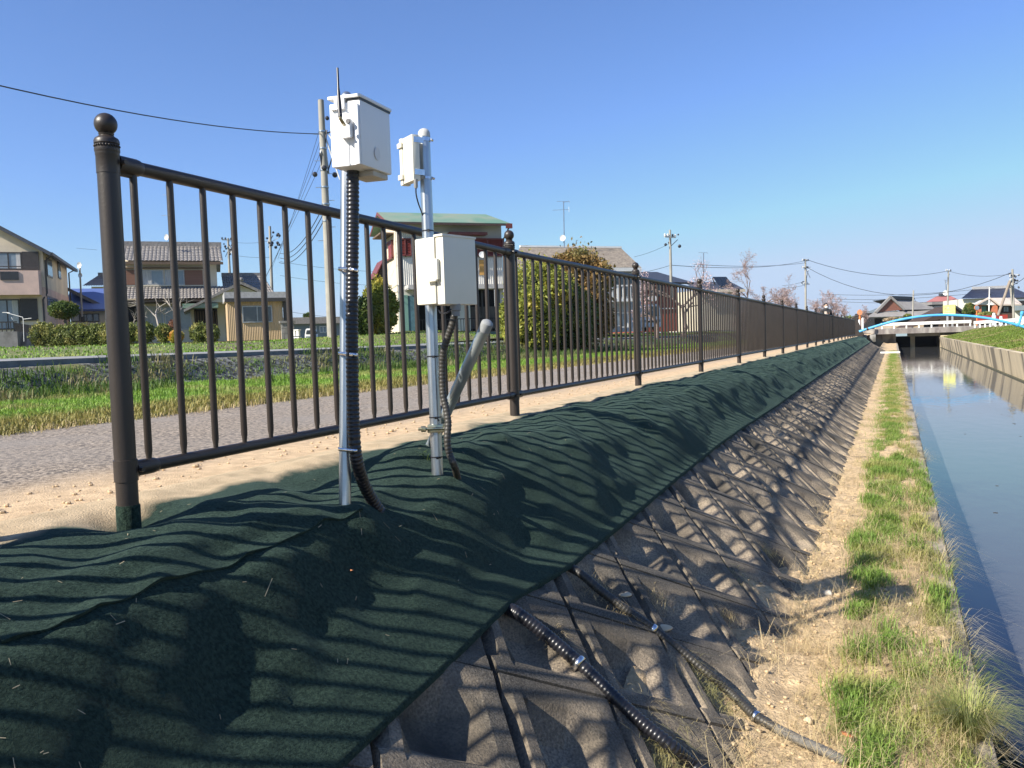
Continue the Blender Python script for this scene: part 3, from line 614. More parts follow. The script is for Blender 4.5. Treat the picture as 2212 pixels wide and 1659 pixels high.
obj('antenna_elbow',MB().tube([A0+FW*.03,A0,A1+Vector((0,0,-.004)),A1+Vector((0,0,.012))],[.0062,.0065,.0065,.006],12),mat('brass_fitting',(.45,.38,.24),rough=.3,metal=.8),an)
# ---- pole two
D2=3.70
q_t=at_d(916,292,D2); q_b=at_d(945,1022,D2-.0); q_b.z-=.05
p2=thing('steel_pole','leaning grooved galvanised pole carrying the two cream boxes','pole',q_b)
dir2=(q_t-q_b).normalized(); lipped(q_b,q_t,.0262,galv,p2)
obj('pole_cap',MB().lathe(q_t,[(.0275,-.01),(.0275,.004),(.026,.014),(.019,.024),(.009,.029),(0,.030)],24,dir2),mat('grey_cap',(.55,.55,.52),rough=.5,col2=(.44,.44,.42),scale=30),p2)
def on2(y): t=(y-292)/(1022-292); return q_t.lerp(q_b,t)
def band(par,c,T,r_,w_,m_,name,screw=True):
    s=MB().lathe(c,[(r_,-w_/2),(r_+.0015,-w_/2),(r_+.0015,w_/2),(r_,w_/2)],24,T)
    if screw: s.tube([c+RT*(r_+.002)-FW*.012,c+RT*(r_+.010)+FW*.004],.006,8)
    return obj(name,s,m_,par)
band(p2,on2(303),dir2,.0268,.016,steel,'strap'); band(p2,on2(383),dir2,.0268,.011,steel,'strap')
for y in (493,755,882,965):
    c=on2(y); s=MB().lathe(c,[(.0264,-.003),(.0280,-.003),(.0280,.003),(.0264,.003)],20,dir2)
    s.box(c.x+.018,c.x+.027,c.y-.036,c.y-.028,c.z-.005,c.z+.005); s.tube([c+RT*.012-FW*.029,c+RT*.02-FW*.032-Vector((0,0,.018 if y==882 else .004))],.003,6)
    obj('cable_tie',s,black,p2)
c2=on2(905)
cl_=MB(); cl_.hexa(*[[c2+RT*a-FW*b+UP*z for a,b in ((-.034,.036),(.040,.036),(.040,-.03),(-.034,-.03))] for z in (-.018,.018)])
cl_.tube([c2-RT*.075-FW*.036,c2+RT*.045-FW*.036],.0075,10); cl_.tube([c2-RT*.062-FW*.036,c2-RT*.040-FW*.036],.014,6)
obj('pipe_clamp',cl_,zinc,p2,bevel=.003)
mb=MB().bar(c2+RT*.048-FW*.040-UP*.022,c2+RT*.048-FW*.040+UP*.022,.008,.05,up=FW); obj('clamp_plate',mb,zinc,p2)
# ---- small upper cream box
Bt,r_,l_,dr,dl=boxframe((868,292),(889.5,289),(905,293),3.60,32,0)
dr=max(.03,dr); zb=vert_plane_hit(893,389,Bt,r_).z; H2=Bt.z-zb
print('box2',dr,dl,H2)
b2=thing('cream_box','small cream enclosure clamped beside the top of the leaning pole','equipment box',Bt)
obj('shell',bx(0,dl,0,dr,0,H2),cream,b2,bevel=.004)
obj('lid',bx(dl+.0015,dl+.028,-.003,dr+.003,-.004,H2+.004),cream,b2,bevel=.005)
for zz in (.10,.80):
    obj('latch',bx(dl-.010,dl+.032,-.012,-.003,H2*zz,H2*(zz+.11)),cream,b2,bevel=.002)
    t_=bx(-.003,.002,dr*.2,dr+.02,H2*zz+.005,H2*zz+.030); obj('mount_bracket',t_,steel,b2)
g0=at_d(898,393,3.62); obj('cable_gland',MB().tube([g0+Vector((0,0,.012)),g0-Vector((0,0,.02)),g0-Vector((0,0,.028))],[.009,.009,.006],12),mat('grey_gland',(.3,.3,.29),rough=.5),b2)
tag(obj('cable',MB().tube(spline([g0-Vector((0,0,.02)),at_d(899,420,3.62),at_d(904,440,3.64),at_d(912,462,3.68),at_d(919,492,3.72)],.01),.0032,8),black),'thin black cable hanging from the small upper cream box','cable')
# ---- large cream box
Bt,r_,l_,dr,dl=boxframe((896.5,514),(956,506.5),(1026.5,516),3.50,15,0)
zb=vert_plane_hit(961,657,Bt,r_).z; H3=Bt.z-zb
print('box3',dr,dl,H3)
b3=thing('cream_box','large cream enclosure fixed to the leaning pole at rail height','equipment box',Bt)
obj('shell',bx(0,dl*.27,0,dr,0,H3),cream,b3,bevel=.006)
obj('door',bx(dl*.30,dl,-.004,dr+.002,.004,H3-.004),cream,b3,bevel=.007)
obj('door_seam',bx(dl*.26,dl*.31,.006,dr-.004,.004,H3-.004),mat('grey_rubber',(.1,.1,.11)),b3)
obj('latch',bx(dl*.13,dl*.36,-.018,-.003,H3*.36,H3*.66),cream,b3,bevel=.003)
obj('latch_tab',bx(dl*.16,dl*.52,-.026,-.012,H3*.335,H3*.365),cream,b3,bevel=.002)
obj('top_lip',bx(-.003,dl*.30,-.006,dr+.003,H3-.006,H3+.004),cream,b3,bevel=.002)
for z_ in (520,640):
    c=on2(z_); obj('mount_bracket',MB().bar(c+FW*.02,Vector((c.x,c.y,c.z))+r_*.04-l_*.02,.03,.02),steel,b3)
g2=at_d(984,668,3.60); obj('conduit_gland',MB().tube([g2+Vector((0,0,.03)),g2-Vector((0,0,.006)),g2-Vector((0,0,.008)),g2-Vector((0,0,.03))],[.024,.024,.019,.019],16),mat('grey_gland',(.3,.3,.29),rough=.5),b3)
conduit('corrugated_conduit',[at_d(984,668,3.60),at_d(977,700,3.61),at_d(965,735,3.63),at_d(957,762,3.64),at_d(955,800,3.65),at_d(957,850,3.65),at_d(964,885,3.64),at_d(968,915,3.63),at_d(966,950,3.62),at_d(971,980,3.62),at_d(982,1008,3.62),on_mat(990,1030)+Vector((0,0,-.02))],.0165,.0068,blackd,'thin black corrugated conduit winding down beside the leaning pole')
tag(obj('cable',MB().tube(spline([at_d(948,668,3.6),at_d(952,676,3.58),at_d(965,676,3.56),at_d(974,668,3.57)],.01),.004,8),black),'short black cable loop under the large cream box','cable')
# ---- slanted brace tube
a_=at_d(916,995,4.02); b_=at_d(1052,700,3.62); T=(b_-a_).normalized(); a_=a_-T*.08
br=thing('brace_tube','slanted galvanised tube with domed cap leaning behind the second pole','brace',a_)
obj('tube',MB().tube([a_,b_],.0262,24),mat('dull_galvanised',(.42,.47,.48),rough=.38,metal=.75,col2=(.30,.34,.36),scale=6,col3=(.55,.6,.6),scale3=2.5),br)
obj('end_cap',MB().lathe(b_,[(.0275,-.035),(.0275,.0),(.026,.008),(.018,.015),(0,.018)],24,T),mat('dull_cap',(.30,.31,.31),rough=.6,col2=(.22,.23,.23),scale=30),br)
# small weed at the foot of the pole
wd=[];c=at_d(925,985,3.85); n_=26
P=np.array([tuple(c+Vector((random.gauss(0,.02),random.gauss(0,.02),-.03))) for k in range(n_)])
V,F=tri_blades(P,rng.uniform(.03,.08,n_),rng.uniform(.003,.006,n_),rng.uniform(0,6.28,n_),rng.uniform(.4,1.2,n_))
tag(npobj('weed',V,F,green),'tiny green weed sprouting through the mat behind the leaning pole','weed')
# ---- two conduits lying down the block slope
def lay(pxs,r_):
    out=[]
    for x,y in pxs:
        p=at_slope(x,y,.10+r_)
        if p.x>-.72: p=at_z(x,y,float(berm_z(p.x,p.y))+r_*1.1)
        if p.x<-1.40: pass
        out.append(p)
    return out
pa=lay([(1080,1280),(1122,1328),(1180,1372),(1250,1432),(1300,1480),(1350,1528),(1400,1572),(1450,1612),(1500,1655),(1550,1705),(1600,1760)],.027)
pa[0].z-=.05
_,ps1=conduit('corrugated_conduit',pa,.0275,.0102,black,'thick black corrugated conduit lying down the block slope, nearest the camera')
pb_=lay([(1215,1200),(1252,1238),(1300,1278),(1350,1315),(1410,1358),(1470,1405),(1530,1455),(1580,1498),(1630,1545),(1680,1575),(1730,1600),(1780,1622),(1830,1648)],.02)
pb_[0].z-=.04
half=9
_,ps2=conduit('corrugated_conduit',pb_[:half+1],.0212,.0075,blackd,'thinner dusty black corrugated conduit lying down the block slope behind the thick one')
_,ps3=conduit('corrugated_conduit',pb_[half:],.0205,.0075,greyd,'faded grey end of corrugated conduit buried in the grass of the berm')
def saddle(ps,i,r_,label):
    c=ps[i]; T=(ps[i+3]-ps[i-3]).normalized(); up=sn; sd_=T.cross(up).normalized(); up=sd_.cross(T)
    s=MB(); vs=[];n_=18
    prof=[(-r_*2.1,-r_*.95),(-r_*1.15,-r_*.95)]+[(r_*1.12*math.cos(th),r_*1.12*math.sin(th)) for th in np.linspace(math.pi,0,12)]+[(r_*1.15,-r_*.95)]
    for a,b in prof: q=c+sd_*a+up*b; vs+= [q-T*.011,q+T*.011]
    s.add(vs,[(2*k,2*k+2,2*k+3,2*k+1) for k in range(len(prof)-1)])
    o=obj('saddle_clip',s,steel,sharp=60); md=o.modifiers.new('s','SOLIDIFY'); md.thickness=.0025
    tag(o,label,'pipe clip','steel clips holding the conduits')
def near_i(ps,x,y,):
    best=min(range(4,len(ps)-4),key=lambda i:abs(((ps[i]-C0).dot(r2)/(ps[i]-C0).dot(FW))*FPX+1106-x)); return best
saddle(ps1,near_i(ps1,1250,1432),.0275,'bright steel clip on the thick conduit')
saddle(ps2,near_i(ps2,1412,1360),.0212,'bright steel clip on the thinner conduit, halfway down the slope')
saddle(ps2,near_i(ps2,1634,1546),.0212,'bright steel clip on the thinner conduit beside the dry soil')
# ---- stones and the big tuft on the berm
stone_m=mat('tan_stone',(.66,.53,.35),rough=.9,col2=(.50,.40,.26),scale=14,bump=.004,bscale=60)
def rock(x,y,r_,sc,label,m_=stone_m,zz=None,seed=0):
    rs=random.Random(seed); p=at_z(x,y,-1.09) if zz is None else zz
    bm=bmesh.new(); bmesh.ops.create_icosphere(bm,subdivisions=3,radius=r_)
    for v in bm.verts:
        n3=1+.16*math.sin(v.co.x/r_*2.3+seed)+.12*math.sin(v.co.y/r_*3.1+seed*2)+.1*math.cos(v.co.z/r_*2.7+seed); v.co*=n3; v.co.x*=sc[0];v.co.y*=sc[1];v.co.z*=sc[2]
    me=bpy.data.meshes.new('rock'); bm.to_mesh(me); bm.free()
    o=link('stone',me,m_,None,sharp=50); o.location=(p.x,p.y,float(berm_z(p.x,p.y))+r_*sc[2]*.35 if zz is None else p.z); o.rotation_euler=(0,0,seed)
    tag(o,label,'stone','stones lying on the berm')
rock(1989,1410,.034,(1.1,.9,.5),'flat oval pale stone in the straw beside the grass strip',seed=1)
rock(1788,1283,.028,(1.2,.8,.6),'white topped stone at the left edge of the grass beside the shadow',seed=2,m_=mat('pale_stone',(.6,.57,.5),rough=.9,col2=(.45,.4,.33),scale=12,bump=.003))
rock(1966,1520,.020,(1,.9,.8),'upper stone of the cluster by the big grass tuft',seed=3)
rock(1980,1533,.022,(1.4,.9,.8),'reddish stone in the middle of the cluster by the big grass tuft',seed=4)
rock(2012,1575,.034,(1.3,1,.7),'largest tan stone beside the big grass tuft',seed=5)
rock(1985,1556,.020,(1.2,.8,.7),'small stone just above the largest tan stone',seed=6)
rock(1975,1598,.017,(1,1,.6),'low tan stone below the largest stone',seed=7)
rock(1745,1555,.016,(1,1,.9),'small sharp stone near the end of the thinner conduit',seed=8)
rock(1965,1303,.02,(1,1.1,.6),'stone in the bare soil near the quay edge',seed=9)
rock(1980,1133,.017,(1,1,.8),'round yellow stone far along the bare soil',seed=10)
rock(1898,1075,.03,(1.4,1,.8),'dark stone between the grass strip and the quay far along',seed=11,m_=mat('dark_stone',(.10,.085,.07),rough=.9,col2=(.06,.05,.045),scale=20))
for x,y,s_,lb,sd0 in ((1345,1283,.03,'flat tan stone on the blocks above the thinner conduit',12),(1426,1357,.036,'pointed tan stone lying against the first clip of the thinner conduit',13)):
    p=at_slope(x,y,.10); rock(x,y,s_,(1.3,.9,.35),lb,zz=p,seed=sd0)
tc_=at_z(2110,1590,-1.09); n_=900
ang=rng.uniform(0,6.28,n_); rad=.05*np.sqrt(rng.random(n_)); P=np.stack([tc_.x-.03+rad*np.cos(ang),tc_.y+rad*np.sin(ang),-1.1+0*ang],1)
V,F=tri_blades(P,rng.uniform(.10,.30,n_),rng.uniform(.0013,.0026,n_),ang+rng.normal(0,.5,n_),rng.uniform(.3,1.3,n_))
tag(npobj('grass_tuft',V,F,leafmat('tuft_grass',(.42,.40,.16),(.20,.27,.06),(.50,.42,.22),scale=9)),'big spiky half dry grass tuft on the quay edge at the bottom right','grass tuft')
# leaves
for x,y,lb in ((1830,1590,'orange dead leaf lying on the straw near the grey conduit end'),(760,1236,'small orange leaf fallen on the green mat')):
    p=at_z(x,y,-1.06) if y>1500 else on_mat(x,y); a=random.random()*6; s_=.022 if y>1500 else .007
    mb=MB().add([p+Vector((math.cos(a+t)*s_*k,math.sin(a+t)*s_*k,.008+.004*math.sin(t*3))) for t,k in ((0,1.4),(.9,.8),(2,.9),(3.1,1.5),(4.2,.8),(5.3,.9))],[(0,1,2,3,4,5)])
    o=obj('fallen_leaf',mb,mat('dead_leaf',(.50,.19,.06),rough=.7,col2=(.32,.12,.05),scale=40)); md=o.modifiers.new('s','SOLIDIFY'); md.thickness=.001; tag(o,lb,'leaf')

# straw caught on the blocks
Ps=[]
for x,y,s_,k_ in ((1210,1385,.03,110),(1400,1540,.045,200),(1290,1280,.05,160),(1350,1345,.04,120),(1480,1440,.05,160),(1560,1330,.05,200),(1530,1500,.06,260),(1440,1640,.06,260),(1600,1570,.07,300),(1590,1250,.06,220),(1420,1300,.04,90),(1650,1190,.06,220),(1480,1580,.04,120)):
    c=at_slope(x,y,.075)
    for k in range(k_):
        a=random.gauss(0,s_); b=random.gauss(0,s_); Ps.append(tuple(c+sd*a+sy*b+sn*.004))
P=np.array(Ps); n_=len(P); V,F=tri_blades(P,rng.uniform(.012,.06,n_),rng.uniform(.001,.0022,n_),rng.uniform(0,6.28,n_),rng.uniform(1.6,2.1,n_))
stuff(tag(npobj('straw_clumps',V,F,dry),'dry straw clumps and chips caught in the recesses of the block slope','straw'))
# ------------------------------------------------------------ far setting: houses, poles, trees
def crop(x0,y0,w,W): k=w/W; return lambda X,Y:((x0+X*k)/1.1573,(y0+Y*k)/1.1573)
K1=crop(0,400,640,1896);K22=crop(0,500,300,1244);K66=crop(540,560,220,1141);K3=crop(860,480,640,2212);K4=crop(1300,500,540,1948)
K5=crop(1800,600,400,2212);K6=crop(2100,620,460,2212);K63=crop(680,640,280,1787);K12=crop(640,100,640,1896);K44=crop(2340,640,220,1659);K75=crop(1500,700,400,2212)
class House:
    """local frame: u along the front (rightwards in the photo), v into the house, z up"""
    def __init__(s,name,label,cat,px,D,a,gz=.8,group=None):
        P=at_d(px[0],px[1],D); s.P=Vector((P.x,P.y,gz)); s.e=Vector((math.sin(R(a)),math.cos(R(a)),0)); s.b=Vector((-math.cos(R(a)),math.sin(R(a)),0))
        s.o=thing(name,label,cat,s.P,R(90-a),group,local=True)
    def uz(s,px,v=0): q=at_pl(px[0],px[1],s.P+s.b*v,s.b)-s.P; return q.dot(s.e),q.z
    def vz(s,px,u=0): q=at_pl(px[0],px[1],s.P+s.e*u,s.e)-s.P; return q.dot(s.b),q.z
    def part(s,name,mb,m,par=None,**k): return obj(name,mb,m,par or s.o,**k)
    def rect(s,K,x0,y0,x1,y1,v=0):
        ym=(y0+y1)/2;xm=(x0+x1)/2
        return s.uz(K(x0,ym),v)[0],s.uz(K(x1,ym),v)[0],s.uz(K(xm,y1),v)[1],s.uz(K(xm,y0),v)[1]
    def box(s,name,K,x0,y0,x1,y1,v0,v1,m,par=None,ref=None):
        r=s.rect(K,x0,y0,x1,y1,min(v0,v1) if ref is None else ref); return s.part(name,MB().box(r[0],r[1],v0,v1,r[2],r[3]),m,par)
    def window(s,K,x0,y0,x1,y1,v=0,fm=None,gm=None,n=2,t=.06,curt=None):
        a,b,c,d=s.rect(K,x0,y0,x1,y1,v); return s.win(a,b,c,d,v,fm,gm,n,t,curt)
    def win(s,a,b,c,d,v=0,fm=None,gm=None,n=2,t=.06,curt=None):
        m_=MB(); f=v-.05; m_.box(a,b,f,v+.03,c,c+t).box(a,b,f,v+.03,d-t,d).box(a,a+t,f,v+.03,c+t,d-t).box(b-t,b,f,v+.03,c+t,d-t)
        for i in range(1,n): u=a+(b-a)*i/n; m_.box(u-t*.45,u+t*.45,f+.005,v+.02,c+t,d-t)
        o=s.part('window',m_,fm or alu); s.part('pane',MB().box(a+t*.5,b-t*.5,v-.02,v-.012,c+t*.5,d-t*.5),gm or glass,o)
        if curt: s.part('curtain',MB().box(a+(b-a)*curt[0],a+(b-a)*curt[1],v-.028,v-.021,c+t,d-t),curtain,o)
        return o
    def roofslab(s,name,pts,th,m,par=None):
        """pts: four local points (u,v,z), counter-clockwise from above"""
        p=[Vector(q) for q in pts]; n_=(p[1]-p[0]).cross(p[2]-p[0]).normalized()
        if n_.z<0: n_=-n_
        return s.part(name,MB().hexa([q-n_*th for q in p],p),m,par)
def tiles(pts,nu,nv,hu=.045,hv=.03,seg=6):
    """tiled roof surface: pts a,b (eave left,right) c,d (ridge right,left)"""
    a,b,c,d=[Vector(p) for p in pts]; n_=(b-a).cross(d-a).normalized()
    if n_.z<0:n_=-n_
    vs=[];fs=[];W=nu*seg+1;rows=[]
    for j in range(nv): rows+=[(j/nv,0),((j+.999)/nv,1)]
    for t,q in rows:
        for i in range(W):
            u=i/(W-1); p=(a.lerp(b,u)).lerp(d.lerp(c,u),t); w_=abs(math.sin(math.pi*i/seg)); w_=w_**.6
            vs.append(p+n_*(hu*w_+hv*(1-q)))
    for j in range(len(rows)-1):
        for i in range(W-1): k=j*W+i; fs.append((k,k+1,k+W+1,k+W))
    return MB().add(vs,fs)
def corr(a,b,z0,z1,v,pitch=.09,dep=.02):
    n_=max(2,int((b-a)/pitch*2)); vs=[];fs=[]
    for i in range(n_+1):
        u=a+(b-a)*i/n_; w_=v-(dep if (i//1)%2 else 0); vs+=[(u,w_,z0),(u,w_,z1)]
    for i in range(n_): k=2*i; fs.append((k,k+2,k+3,k+1))
    return MB().add(vs,fs)
alu=mat('bronze_window_frame',(.05,.045,.04),rough=.4); aluw=mat('silver_window_frame',(.45,.45,.44),rough=.4,metal=.5)
stucco=mat('cream_stucco',(.72,.62,.47),rough=.9,col2=(.55,.48,.38),scale=.8,bump=.002,bscale=60)
stucco2=mat('warm_white_stucco',(.66,.60,.47),rough=.9,col2=(.58,.52,.40),scale=.7)
pink=mat('pinkish_stucco',(.68,.49,.41),rough=.9,col2=(.50,.37,.32),scale=.9)
greyst=mat('grey_stucco',(.48,.46,.43),rough=.9,col2=(.42,.40,.38),scale=.8)
tile_g=mat('grey_roof_tile',(.30,.275,.25),rough=.6,col2=(.20,.185,.17),scale=3,col3=(.16,.15,.14),scale3=9)
tile_d=mat('dark_roof_tile',(.055,.06,.07),rough=.45,col2=(.035,.038,.045),scale=3)
slate=mat('slate_roof',(.07,.08,.10),rough=.5,col2=(.05,.055,.07),scale=5)
bluer=mat('blue_metal_roof',(.10,.15,.36),rough=.45,col2=(.085,.13,.32),scale=.6,stretch=(1,1,8))
greenr=mat('faded_green_roof',(.17,.27,.20),rough=.6,col2=(.24,.27,.20),scale=1.1,col3=(.13,.24,.17),scale3=.5)
redt=mat('red_trim',(.19,.05,.04),rough=.5,col2=(.14,.035,.03))
corw=mat('white_corrugated_steel',(.66,.64,.58),rough=.5,col2=(.58,.56,.50),scale=1.2)
corb=mat('beige_corrugated_steel',(.56,.40,.24),rough=.5,col2=(.50,.36,.21),scale=.8)
redl=mat('red_louvre',(.24,.045,.04),rough=.5,col2=(.18,.035,.032))
brsh=mat('brown_shutter',(.22,.11,.07),rough=.6,col2=(.17,.085,.055),scale=1,stretch=(.2,.2,9))
# ---- house one (left edge): gable fronted, balcony
h=House('house','two storey cream house with pink balcony and dark gable roof at the left edge','house',K22(440,515),48,44,.85)
ze=h.uz(K22(440,518))[1]; dep=h.vz(K22(688,640))[0]; h1=h
W1=10.5; ap=ze+W1/2*.60
h.part('wall',MB().prism([(-W1,0),(0,0),(0,ze),(-W1/2,ap),(-W1,ze)],0,dep),stucco)
zl=h.vz(K22(455,900))[1]
h.part('lower_wall',MB().box(-.2,.02,-.02,dep+.02,0,zl),pink)
g=.62
for sg in (1,-1):
    u0=-W1/2; u1=(0+.55) if sg>0 else (-W1-.55); z1_=ze-.55*.6+.12
    pts=[(u0,-g,ap+.12),(u1,-g,z1_),(u1,dep+g,z1_),(u0,dep+g,ap+.12)]
    h.roofslab('roof',pts if sg<0 else pts,.20,slate)
h.part('eave_fascia',MB().box(.50,.60,-g,dep+g,ze-.38,ze-.20),mat('dark_gutter',(.03,.03,.035),rough=.5))
rb=h.rect(K22,-600,730,402,985,-.95); h.part('balcony',MB().box(-W1*.92,rb[1],-.95,0,rb[2],rb[3]),pink)
h.part('balcony_rail',MB().box(-W1*.92,rb[1],-.97,-.92,rb[3]+.2,rb[3]+.25).box(-W1*.92,rb[1],-.96,-.93,rb[3]+.08,rb[3]+.11),alu)
h.box('balcony_grille',K22,0,740,190,828,-1.0,-.955,mat('dark_grille',(.035,.035,.04),rough=.4))
h.window(K22,-200,540,228,728,-.02,alu,glassb,3,.07,(.86,.99)); h.box('shutter_box',K22,230,535,402,728,-.12,0,mat('dark_shutter',(.045,.04,.038),rough=.5))
h.window(K22,-180,1030,208,1345,-.02,alu,glassb,3,.07,(.80,.98)); h.box('shutter_box',K22,210,1022,388,1250,-.12,0,mat('dark_shutter',(.045,.04,.038),rough=.5))
for x0,y0,x1,y1 in ((490,615,540,800),(603,645,628,815),(492,1010,600,1120)):
    v0,zb_=h.vz(K22(x0,(y0+y1)/2+40),.03); v1=h.vz(K22(x1,(y0+y1)/2),.03)[0]; zt_=h.vz(K22((x0+x1)/2,y0),.03)[1]; zb_=h.vz(K22((x0+x1)/2,y1),.03)[1]
    o=h.part('window',MB().box(0,.05,v0,v1,zb_,zt_),alu); h.part('pane',MB().box(.05,.056,v0+.1,v1-.1,zb_+.1,zt_-.1),glassb,o)
vd=h.vz(K22(465,800),.06)[0]
h.part('downpipe',MB().tube([(.5,.0,ze-.3),(.08,.15,ze-.6),(.08,.15,h.vz(K22(470,960),.06)[1]),(-.12,-.08,h.vz(K22(440,1000),.06)[1]-.1),(-.12,-.08,.1)],.05,8),alu)
h.part('downpipe',MB().tube([(.5,dep-.1,ze-.3),(.10,dep+.05,ze-.5),(.10,dep+.05,.2)],.05,8),alu)
h.part('lean_to_roof',MB().prism([(0,h.vz(K22(690,900),0)[1]),(2.6,h.vz(K22(690,900),0)[1]-1.5),(2.6,h.vz(K22(690,900),0)[1]-1.75),(0,h.vz(K22(690,900),0)[1]-.25)],dep-.2,dep+2.2),slate)
# terrace wall and railing in front
h=House('garden_wall','stained grey concrete wall with dark railing in front of the pink balcony house','wall',K22(190,1560),37,44,.62)
r=h.rect(K22,-500,1370,190,1570); h.part('wall',MB().box(-12,0,0,.25,0,r[3]).box(-.25,0,.25,6,0,r[3]),concrete)
zr=h.uz(K22(100,1258))[1]; m_=MB().box(-12,0,.08,.14,zr-.05,zr); 
for k in range(70): m_.box(-12+k*.17,-12+k*.17+.03,.09,.13,r[3],zr-.05)
for k in range(30): m_.box(-.16,-.12,.14+k*.2,.17+k*.2,r[3],zr-.05)
h.part('railing',m_,alu)
def loc_thing(name,label,cat,P,mb,m,**k): return tag(obj(name,mb,m),label,cat,**k)
# laundry pole stand
P=at_d(*K22(235,1255),36.5); mb=MB()
for K_ in (((25,1165),(100,1168)),((70,1170),(235,1215)),((235,1215),(245,1260)),((245,1235),(325,1225)),((120,1215),(130,1240))):
    mb.tube([at_d(*K22(*K_[0]),36.6),at_d(*K22(*K_[1]),36.6)],.012,6)
mb.tube([at_d(*K22(240,1225),36.6),Vector((P.x,P.y,1.2))],.013,6); tag(obj('laundry_stand',mb,paintw),'white laundry pole stand behind the garden railing at the left edge','laundry stand')
# ---- blue roofed house behind
h=House('house','low house with plain blue metal roof between the two tiled houses','house',K22(760,900),58,44,.85)
r=h.rect(K22,755,900,1400,1145); h.roofslab('roof',[(r[0]-.3,-2.2,r[2]),(r[1],-2.2,r[2]),(r[1],1.6,r[3]),(r[0]-.3,1.6,r[3])],.15,bluer)
rb=h.rect(K22,760,1145,1400,1270); h.part('wall',MB().box(r[0],r[1],-1.6,3,0,r[2]-.05),stucco2); h.window(K22,735,1178,830,1262,-1.62,alu,curtain,1); h.window(K22,835,1178,1030,1262,-1.62,alu,glass,3)
h=House('house','house with dark ribbed tile roof rising behind the blue roof','house',K22(850,895),72,44,.85)
a,b,c,d=h.rect(K22,850,755,1500,897); h.part('roof',tiles([(a,-.5,c),(b,-.5,c),(b-1,3,d),(a+1,3,d)],26,6),tile_d); h.part('wall',MB().box(a+.7,b-.7,0,5,0,c),stucco2); h.part('ridge',MB().box(a+1,b-1,2.85,3.15,d-.05,d+.28),tile_d)
# lamp post with two dishes
P=at_d(*K22(832,895),54); mb=MB().tube([P-Vector((0,0,2)),at_d(*K22(826,690),54)],.055,10); lp=thing('utility_pole','short pale post topped by two white dishes behind the blue roofed house','pole',(P.x,P.y,P.z-2)); obj('post',mb,polec,lp)
for y,r_ in ((678,.2),(783,.17)): obj('dish',MB().lathe(at_d(*K22(838 if y<700 else 848,y),53.8),[(0,0),(r_*.5,.03),(r_,.12),(r_,.14),(r_*.5,.05),(0,.02)],18,-RT*.4-FW),paintw,lp)
# ---- house two (tiled)
h=House('house','two storey house with two tiers of grey tiled roof and brown shutters','house',K1(912,1200),54,44,.8); h2=h
a,b,ze,zr=h.rect(K1,890,625,1606,750,-.9)
a0,b0,_,_=h.rect(K1,914,760,1606,930)
zl0=h.uz(K1(1200,1030),-2.3)[1]; zl1=h.uz(K1(1200,940),0)[1]; ed=h.uz(K1(1200,750),-.9)[1]; rg=h.uz(K1(1200,640),2.6)[1]
h.part('upper_wall',MB().box(a0,b0,0,5.2,zl1-.1,ed-.02),stucco2); h.part('lower_wall',MB().box(a0,b0+1,0,6,0,zl1-.12),stucco2)
ua=h.uz(K1(886,750),-.9)[0]; ub=h.uz(K1(1652,750),-.9)[0]
o=h.part('roof',tiles([(ua,-.9,ed),(ub,-.9,ed),(ub,2.6,rg),(ua,2.6,rg)],26,9),tile_g)
h.roofslab('roof',[(ua,2.6,rg),(ub,2.6,rg),(ub,6.1,ed),(ua,6.1,ed)],.1,tile_g)
h.part('ridge',MB().box(ua-.05,ub+.05,2.45,2.75,rg-.1,rg+.32),tile_g,o); h.part('gable_wall',MB().add([(a0,-.2,ed-.1),(a0,5.4,ed-.1),(a0,2.6,rg-.1),(b0,-.2,ed-.1),(b0,5.4,ed-.1),(b0,2.6,rg-.1)],[(0,1,2),(5,4,3),(0,2,5,3),(1,4,5,2)]),stucco2)
h.part('fascia',MB().box(ua,ub,-.93,-.86,ed-.2,ed-.02),wood)
a2,b2_=h.uz(K1(905,1030),-2.2)[0],h.uz(K1(1700,1030),-2.2)[0]
h.part('lower_roof',tiles([(a2,-2.2,zl0),(b2_,-2.2,zl0),(b2_,0,zl1),(a2,0,zl1)],30,6),tile_g); h.part('soffit',MB().box(a2,b2_,-2.15,-.02,zl0-.16,zl0-.04),wood)
h.box('lintel',K1,912,795,1505,803,-.25,0,wood); h.box('shutter_box',K1,926,815,1030,925,-.14,0,brsh); h.window(K1,1030,815,1212,925,0,aluw,glassb,2,.07,(.05,.5)); h.window(K1,1222,815,1366,925,0,aluw,glassb,2,.07,(.05,.6)); h.box('shutter_box',K1,1368,815,1502,925,-.14,0,brsh); h.box('sill',K1,920,925,1510,935,-.12,0,stucco2)
h.box('shutter_box',K1,918,1085,1028,1200,-.12,0,darkint); h.window(K1,1030,1085,1215,1260,0,aluw,glassb,2,.08,(.1,.9)); h.window(K1,1220,1085,1420,1260,0,aluw,glassb,2,.08); h.box('doorway',K1,1440,1095,1612,1260,-.06,0,darkint)
m_=MB(); r=h.rect(K1,1440,1120,1612,1250,-.1)
for k in range(9): u=r[0]+(r[1]-r[0])*(k+.5)/9; m_.box(u-.03,u+.03,-.12,-.08,0,r[3])
h.part('door_lattice',m_,wood)
h.box('porch_roof',K1,1352,1062,1616,1095,-2.6,-1.3,greenr)
